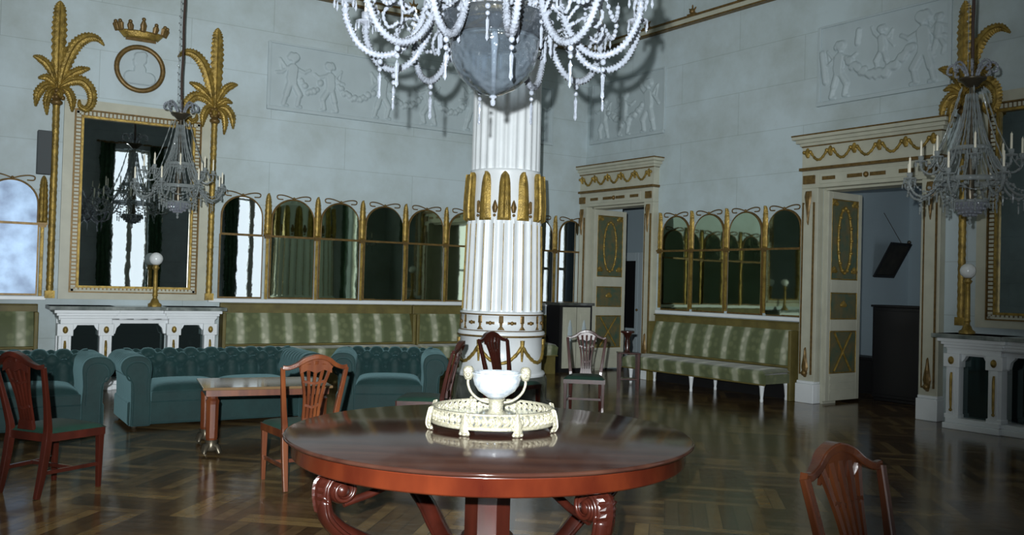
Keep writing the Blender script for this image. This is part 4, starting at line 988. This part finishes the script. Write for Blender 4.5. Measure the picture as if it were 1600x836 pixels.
# surtout / tray
PC=Vector((-.085,4.97,TZ)); 
r=empty('gilt_tray',PC,0,'round white and gilt openwork tray on little feet in the middle of the round table','tray')
RT=.325
mb=MB(); mb.lathe([(0,.03),(RT,.03),(RT,.062),(0,.064)],n=64,smooth=False); mb.build('mirror_plateau',mat('silvered_plateau',(.62,.68,.74),.12,.9),r)
mb=MB(); mb.lathe([(RT,.026),(RT+.018,.03),(RT+.022,.04),(RT+.012,.05),(RT,.052),(RT,.026)],n=64); mb.lathe([(RT,.102),(RT+.012,.104),(RT+.012,.114),(RT,.116),(RT,.102)],n=64); mb.build('gallery_rails',M['silver'],r)
mb=MB()
for k in range(56):
    a=2*PI*k/56; R_=Matrix.Rotation(a,4,'Z')
    x=RT+.008
    mb.leaf([(x,-.012,.048),(x+.008,.012,.075),(x,-.008,.105)],[.006,.014,.005],nrm=(1,0,0),th=.010,M=R_)
    mb.leaf([(x,.014,.05),(x+.006,-.010,.08),(x,.012,.105)],[.004,.009,.004],nrm=(1,0,0),th=.008,M=R_)
    if k%2==0: mb.ball((x+.008,0,.078),.012,4,M=R_)
mb.build('pierced_gallery',M['silver'],r)
for k in range(8):
    a=2*PI*(k+.5)/8; R_=Matrix.Rotation(a,4,'Z'); x=RT+.022
    mb=MB(); mb.leaf([(x,0,.0),(x+.018,0,.03),(x+.012,0,.08),(x,0,.125)],[.022,.03,.022,.006],nrm=(1,0,0),th=.018,serr=.2,M=R_); mb.ball((x+.012,0,.014),.014,6,M=R_); mb.ball((x+.012,.022,.012),.010,5,M=R_); mb.ball((x+.012,-.022,.012),.010,5,M=R_)
    mb.build('scroll_foot',M['silver'],r)
r=empty('handled_bowl',PC+Vector((0.018,0,.064)),0,'white footed bowl with two mask-topped loop handles, standing on the gilt tray','bowl')
porc=mat('white_porcelain',(.50,.55,.60),.12,coat=.6,var=.4,vscale=30)
z0=0
mb=MB(); mb.lathe([(.0,.11),(.05,.112),(.075,.13),(.125,.165),(.152,.205),(.162,.245),(.158,.262),(.168,.275),(.172,.285),(.165,.288),(.152,.262),(.145,.21),(.10,.16),(0,.135)],n=48); mb.build('bowl_body',porc,r)
mb=MB(); mb.lathe([(.072,0),(.076,.010),(.066,.018),(.05,.03),(.044,.05),(.05,.075),(.045,.095),(.06,.112)],n=32); mb.build('gilt_foot',M['silver'],r)
for sg in(-1,1):
    mb=MB(); p=curve([(sg*.188,0,.25),(sg*.192,0,.21),(sg*.175,0,.16),(sg*.14,0,.12),(sg*.095,0,.095),(sg*.05,0,.085)],5)
    mb.sweep(p,.0095,n=8,up=(0,1,0)); hd_=mb.build('handle',M['silver'],r)
    mb=MB(); mb.lathe([(.0,-.045),(.022,-.04),(.036,-.01),(.036,.03),(.024,.048),(0,.052)],(sg*.190,-.005,.275),10); mb.ball((sg*.19,-.045,.27),.014,5); mb.ball((sg*.172,-.036,.295),.012,5); mb.ball((sg*.208,-.036,.295),.012,5)
    mb.build('mask',M['silver'],hd_)

r.scale=(.83,.83,.83)
# ------------------------------------------------------------------ the big chandelier
CHX,CHY=-.128,4.83
big=empty('crystal_chandelier',(CHX,CHY,2.57),0,'large crystal chandelier with a glass bowl hanging over the round table','chandelier')
mb=MB(); mb.lathe([(0,-.012),(.012,-.008),(.018,.004),(.05,.012),(.12,.045),(.18,.10),(.218,.17),(.232,.24),(.236,.285),(.246,.292)],n=48,cap=False)
o=mb.build('glass_bowl',M['bowlglass'],big); so=o.modifiers.new('t','SOLIDIFY'); so.thickness=.006
mb=MB(); mb.lathe([(.236,.290),(.262,.305),(.285,.35),(.298,.40),(.302,.415),(.296,.42)],n=48,cap=False); o=mb.build('flared_collar',M['collarglass'],big); so=o.modifiers.new('t','SOLIDIFY'); so.thickness=.006
mb=MB(); mb.lathe([(.20,.395),(.235,.398),(.238,.42),(.235,.44),(.20,.443),(.20,.395)],n=48)
mb.build('gilt_ring',M['gold'],big)
mb=MB(); mb.lathe([(.234,.284),(.25,.286),(.25,.298),(.234,.3),(.234,.284)],n=48); mb.build('glass_band',M['bowlglass'],big)
mb=MB(); mb.lathe([(0,-.06),(.012,-.055),(.016,-.035),(.008,-.02),(.022,-.012),(.018,0),(0,.004)],n=12); mb.build('bottom_finial',M['crystal'],big)
for k in range(6):
    a=2*PI*k/6+.26
    mb=MB(); mb.sweep([(.03*math.cos(a),.03*math.sin(a),.445),(.22*math.cos(a),.22*math.sin(a),.42)],.012,n=6); mb.build('inner_spoke',M['gold'],big)
mb=MB(); 
prof=[(.012,.02),(.014,.2),(.022,.3),(.014,.36),(.045,.42),(.055,.5),(.03,.56),(.05,.7),(.07,.78),(.04,.86),(.03,1.1),(.06,1.2),(.03,1.3),(.025,1.7),(.06,1.78),(.02,1.86)]
mb.lathe(prof,n=16); mb.build('stem',M['crystal'],big)
mb=MB(); mb.sweep([(0,0,1.84),(0,0,7.2-2.57-.03)],.012,n=6); mb.lathe([(.02,7.2-2.57-.12),(.12,7.2-2.57-.05),(.13,7.2-2.57)],n=16); mb.build('hanging_rod',M['cast'],big)
def rope(mb,pts,r_,n_,amp=.30,freq=1.15,Mx=None,seg=6):
    P=curve(pts,seg)
    Q=[]
    for i in range(len(P)-1):
        L_=(P[i+1]-P[i]).length; m_=max(1,int(L_/.0085))
        for j in range(m_): Q.append(P[i].lerp(P[i+1],j/m_))
    Q.append(P[-1])
    mb.sweep(Q,[r_*(1+amp*(1 if i%2 else -1)) for i in range(len(Q))],n=n_,up=(0,1,0.001),M=Mx)
def pendant(mb,x,y,z,L_=.2,s_=1.0,Mx=None):
    mb.ball((x,y,z-.016*s_),.014*s_,5,M=Mx); mb.ball((x,y,z-.05*s_),.012*s_,5,M=Mx)
    mb.lathe([(.0,0),(.009*s_,-.02*s_),(.006*s_,-L_*.45),(.009*s_,-L_*.6),(0,-L_*.68)][::-1],(x,y,z-.064*s_),5,smooth=False,M=Mx)
def cup_parts(x,z,Mx,parent,mt,s_=1.0,candle=.13):
    mb=MB(); mb.lathe([(.008*s_,0),(.014*s_,.006),(.05*s_,.012*s_),(.062*s_,.022*s_),(.058*s_,.026*s_),(.02*s_,.018*s_),(.016*s_,.03*s_),(.026*s_,.045*s_),(.028*s_,.075*s_),(.02*s_,.078*s_)],(x,0,z),14,M=Mx)
    for k in range(6):
        a=k*PI/3+.3; mb.lathe([(0,-.055*s_),(.008*s_,-.035*s_),(.003*s_,-.0)],(x+.058*s_*math.cos(a),.058*s_*math.sin(a),z+.018*s_),5,smooth=False,M=Mx)
    mb.build('drip_pan',mt,parent)
    mb=MB(); mb.lathe([(.011*s_,.07*s_),(.011*s_,.07*s_+candle),(.004*s_,.075*s_+candle),(.001,.09*s_+candle)],(x,0,z),8,M=Mx); mb.build('candle',M['candle'],parent)
NA=12
lower=[(.20,0,.47),(.30,0,.51),(.37,0,.46),(.41,0,.34),(.50,0,.215),(.61,0,.175),(.72,0,.225),(.79,0,.35),(.80,0,.44)]
scroll=[(.40,0,.36),(.46,0,.44),(.54,0,.46),(.60,0,.40),(.57,0,.33),(.52,0,.36)]
for k in range(NA):
    Mx=Matrix.Rotation(2*PI*k/NA+.16,4,'Z')
    mb=MB(); rope(mb,lower,.0175,8,Mx=Mx); arm=mb.build('arm',M['crystal'],big)
    mb=MB(); rope(mb,scroll,.010,6,Mx=Mx); mb.sweep([(.41,0,.34),(.45,0,.36)],.012,n=6,M=Mx); mb.build('arm_scroll',M['crystal'],arm)
    cup_parts(.80,.44,Mx,arm,M['crystal'],1.0)
    mb=MB(); pendant(mb,.61,0,.160,.21,1.15,Mx); mb.build('pendant',M['crystal'],arm)
NB=6
upper=[(.05,0,.98),(.14,0,1.02),(.20,0,.92),(.28,0,.74),(.38,0,.66),(.48,0,.70),(.54,0,.80),(.55,0,.86)]
short=[(.18,0,.43),(.27,0,.50),(.31,0,.60),(.38,0,.62),(.46,0,.55),(.55,0,.52),(.60,0,.58),(.60,0,.64)]
for k in range(NB):
    Mx=Matrix.Rotation(2*PI*k/NB+.42,4,'Z')
    mb=MB(); rope(mb,upper,.016,8,Mx=Mx); arm=mb.build('upper_arm',M['crystal'],big)
    cup_parts(.55,.86,Mx,arm,M['crystal'],1.0)
    mb=MB(); pendant(mb,.38,0,.645,.18,1,Mx); mb.build('pendant',M['crystal'],arm)
    Mx=Matrix.Rotation(2*PI*k/NB+.16,4,'Z')
    mb=MB(); rope(mb,short,.0165,8,Mx=Mx); arm=mb.build('middle_arm',M['crystal'],big)
    cup_parts(.60,.64,Mx,arm,M['crystal'],1.0)
    mb=MB(); pendant(mb,.50,0,.53,.16,1,Mx); mb.build('pendant',M['crystal'],arm)
for k in range(12):       # prisms around the collar and bead swags between them
    a=2*PI*k/12+.42; a2=a+2*PI/12
    mb=MB(); pendant(mb,.305*math.cos(a),.305*math.sin(a),.41,.19,1.1); mb.build('collar_prism',M['crystal'],big)
    P=[]
    for i in range(13):
        t=i/12; b_=a+(a2-a)*t; P.append((.66*math.cos(b_),.66*math.sin(b_),.50-.14*math.sin(PI*t)))
    if 1:
        mb=MB()
        for p in P[1:-1]: mb.ball(p,.014,4)
        mb.sweep(P,.003,n=4); mb.build('bead_swag',M['crystal'],big)
for k in range(12):       # upright spear tubes above the ring
    a=2*PI*k/12; mb=MB(); rope(mb,[(.215*math.cos(a),.215*math.sin(a),.44),(.20*math.cos(a),.20*math.sin(a),.7),(.12*math.cos(a),.12*math.sin(a),1.0)],.012,6); mb.build('crystal_strand',M['crystal'],big)

# ------------------------------------------------------------------ the two smaller chandeliers
def small_chandelier(x,y,z,label):
    c=empty('small_chandelier',(x,y,z),0,label,'chandelier','smaller tent-and-bag chandeliers')
    K=M['crystal_dim']
    mb=MB(); mb.lathe([(0,0),(.03,.012),(.08,.03),(.12,.07),(.14,.12),(.15,.135)],n=20)
    for i,(rr,zz) in enumerate(((.05,.02),(.09,.04),(.12,.075),(.14,.115))):
        for k in range(12+4*i): a=2*PI*k/(12+4*i); mb.ball((rr*math.cos(a),rr*math.sin(a),zz),.014,4)
    mb.build('beaded_bowl',M['crystal'],c)
    mb=MB(); mb.lathe([(0,-.07),(.018,-.05),(.008,-.02),(.02,-.01),(.01,.01)],n=8); mb.build('bottom_drop',K,c)
    mb=MB(); mb.lathe([(.02,.1),(.05,.2),(.03,.3),(.045,.45),(.02,.6),(.02,1.2)],n=10); mb.build('stem',M['cast'],c)
    def ring(rr,zz,h): 
        mb=MB(); mb.lathe([(rr-.01,zz-h),(rr+.006,zz-h),(rr+.006,zz+h),(rr-.01,zz+h),(rr-.01,zz-h)],n=32)
        for k in range(24):
            a=2*PI*k/24; mb.lathe([(0,-.05),(.008,-.03),(.003,0)],((rr+.008)*math.cos(a),(rr+.008)*math.sin(a),zz-h),5,smooth=False)
        mb.build('prism_ring',K,c)
    ring(.165,.62,.018); ring(.30,.33,.022); ring(.15,.14,.012)
    for k in range(20):
        a=2*PI*k/20; ca,sa=math.cos(a),math.sin(a)
        pts=curve([(.045*ca,.045*sa,1.12),(.075*ca,.075*sa,.92),(.12*ca,.12*sa,.74),(.165*ca,.165*sa,.62),(.22*ca,.24*sa,.46),(.30*ca,.30*sa,.34)],5)
        mb=MB(); mb.sweep(pts,[.0085 if i%2 else .004 for i in range(len(pts))],n=5); mb.build('bead_strand',K,c)
    for k in range(6):
        a=2*PI*k/6+.2; ca,sa=math.cos(a),math.sin(a)
        pts=curve([(.10*ca,.10*sa,1.18),(.22*ca,.22*sa,.8),(.36*ca,.36*sa,.5),(.42*ca,.42*sa,.42)],8)
        mb=MB(); mb.sweep(pts,[.009 if i%2 else .003 for i in range(len(pts))],n=5); mb.build('outer_bead_strand',K,c)
    for k in range(8):
        Mx=Matrix.Rotation(2*PI*k/8,4,'Z')
        mb=MB(); rope(mb,[(.28,0,.33),(.33,0,.24),(.41,0,.18),(.50,0,.20),(.55,0,.28),(.55,0,.32)],.012,6,Mx=Mx); arm=mb.build('arm',K,c)
        cup_parts(.55,.32,Mx,arm,K,.9,.14); mb=MB(); pendant(mb,.44,0,.18,.13,.9,Mx); mb.build('pendant',K,arm)
    for k in range(8):
        Mx=Matrix.Rotation(2*PI*(k+.5)/8,4,'Z')
        mb=MB(); rope(mb,[(.20,0,.55),(.26,0,.44),(.33,0,.40),(.40,0,.44),(.41,0,.50)],.011,6,Mx=Mx); arm=mb.build('upper_arm',K,c)
        cup_parts(.41,.50,Mx,arm,K,.9,.14)
    for k in range(8):
        a=2*PI*k/8; P=[]
        for i in range(11):
            t=i/10; b_=a+t*2*PI/8; P.append((.52*math.cos(b_),.52*math.sin(b_),.32-.12*math.sin(PI*t)))
        mb=MB(); mb.sweep(P,.003,n=4)
        for p in P: mb.ball(p,.011,4)
        mb.build('bead_swag',K,c)
        a+=.2; mb=MB(); pendant(mb,.34*math.cos(a),.34*math.sin(a),.30,.16,1.2); mb.build('hanging_prism',K,c)
        a+=.3; mb=MB(); pendant(mb,.22*math.cos(a),.22*math.sin(a),.20,.14,1.1); mb.build('hanging_prism',K,c)
    mb=MB(); mb.lathe([(.02,1.18),(.05,1.19),(.09,1.235),(.12,1.25),(.12,1.262),(.03,1.27)],n=20); mb.build('crown_cup',M['cast'],c)
    for k in range(8):
        Mx=Matrix.Rotation(2*PI*k/8+.3,4,'Z')
        mb=MB(); rope(mb,[(.04,0,1.26),(.07,0,1.34),(.13,0,1.40),(.19,0,1.38),(.20,0,1.32),(.16,0,1.31)],.011,6,Mx=Mx); mb.build('crown_scroll',M['crystal'],c)
    top=7.2-z
    mb=MB(); P=[(.004*math.sin(i*1.7),.004*math.cos(i),1.2+(top-1.22)*i/20) for i in range(21)]
    mb.sweep(P,.016,n=6); mb.lathe([(.02,top-.1),(.1,top-.04),(.11,top)],n=14); mb.build('cord',M['cord'],c)
    mb=MB()
    for i in range(46): mb.ball((-.045+.01*math.sin(i),-.01,1.42+i*.09),.011,4)
    mb.sweep([(-.045,-.01,1.3),(-.045,-.01,1.42+45*.09)],.003,n=4); mb.build('crystal_string',K,c)
    return c
sc1=small_chandelier(-4.24,11.3,2.33,'smaller crystal chandelier hanging on a dark cord before the left palm mirror')
sc2=small_chandelier(4.13,8.1,2.27,'smaller crystal chandelier at the right, hanging before the gilt palm and right mirror')

# turn the finished room square to the axes together with the camera and flash above
for o in bpy.data.objects:
    if o.parent is None and o.type not in ('CAMERA','LIGHT'):
        mw=YAW@Matrix.Translation(o.location)@o.rotation_euler.to_matrix().to_4x4()
        o.location=mw.translation; o.rotation_euler=mw.to_euler()
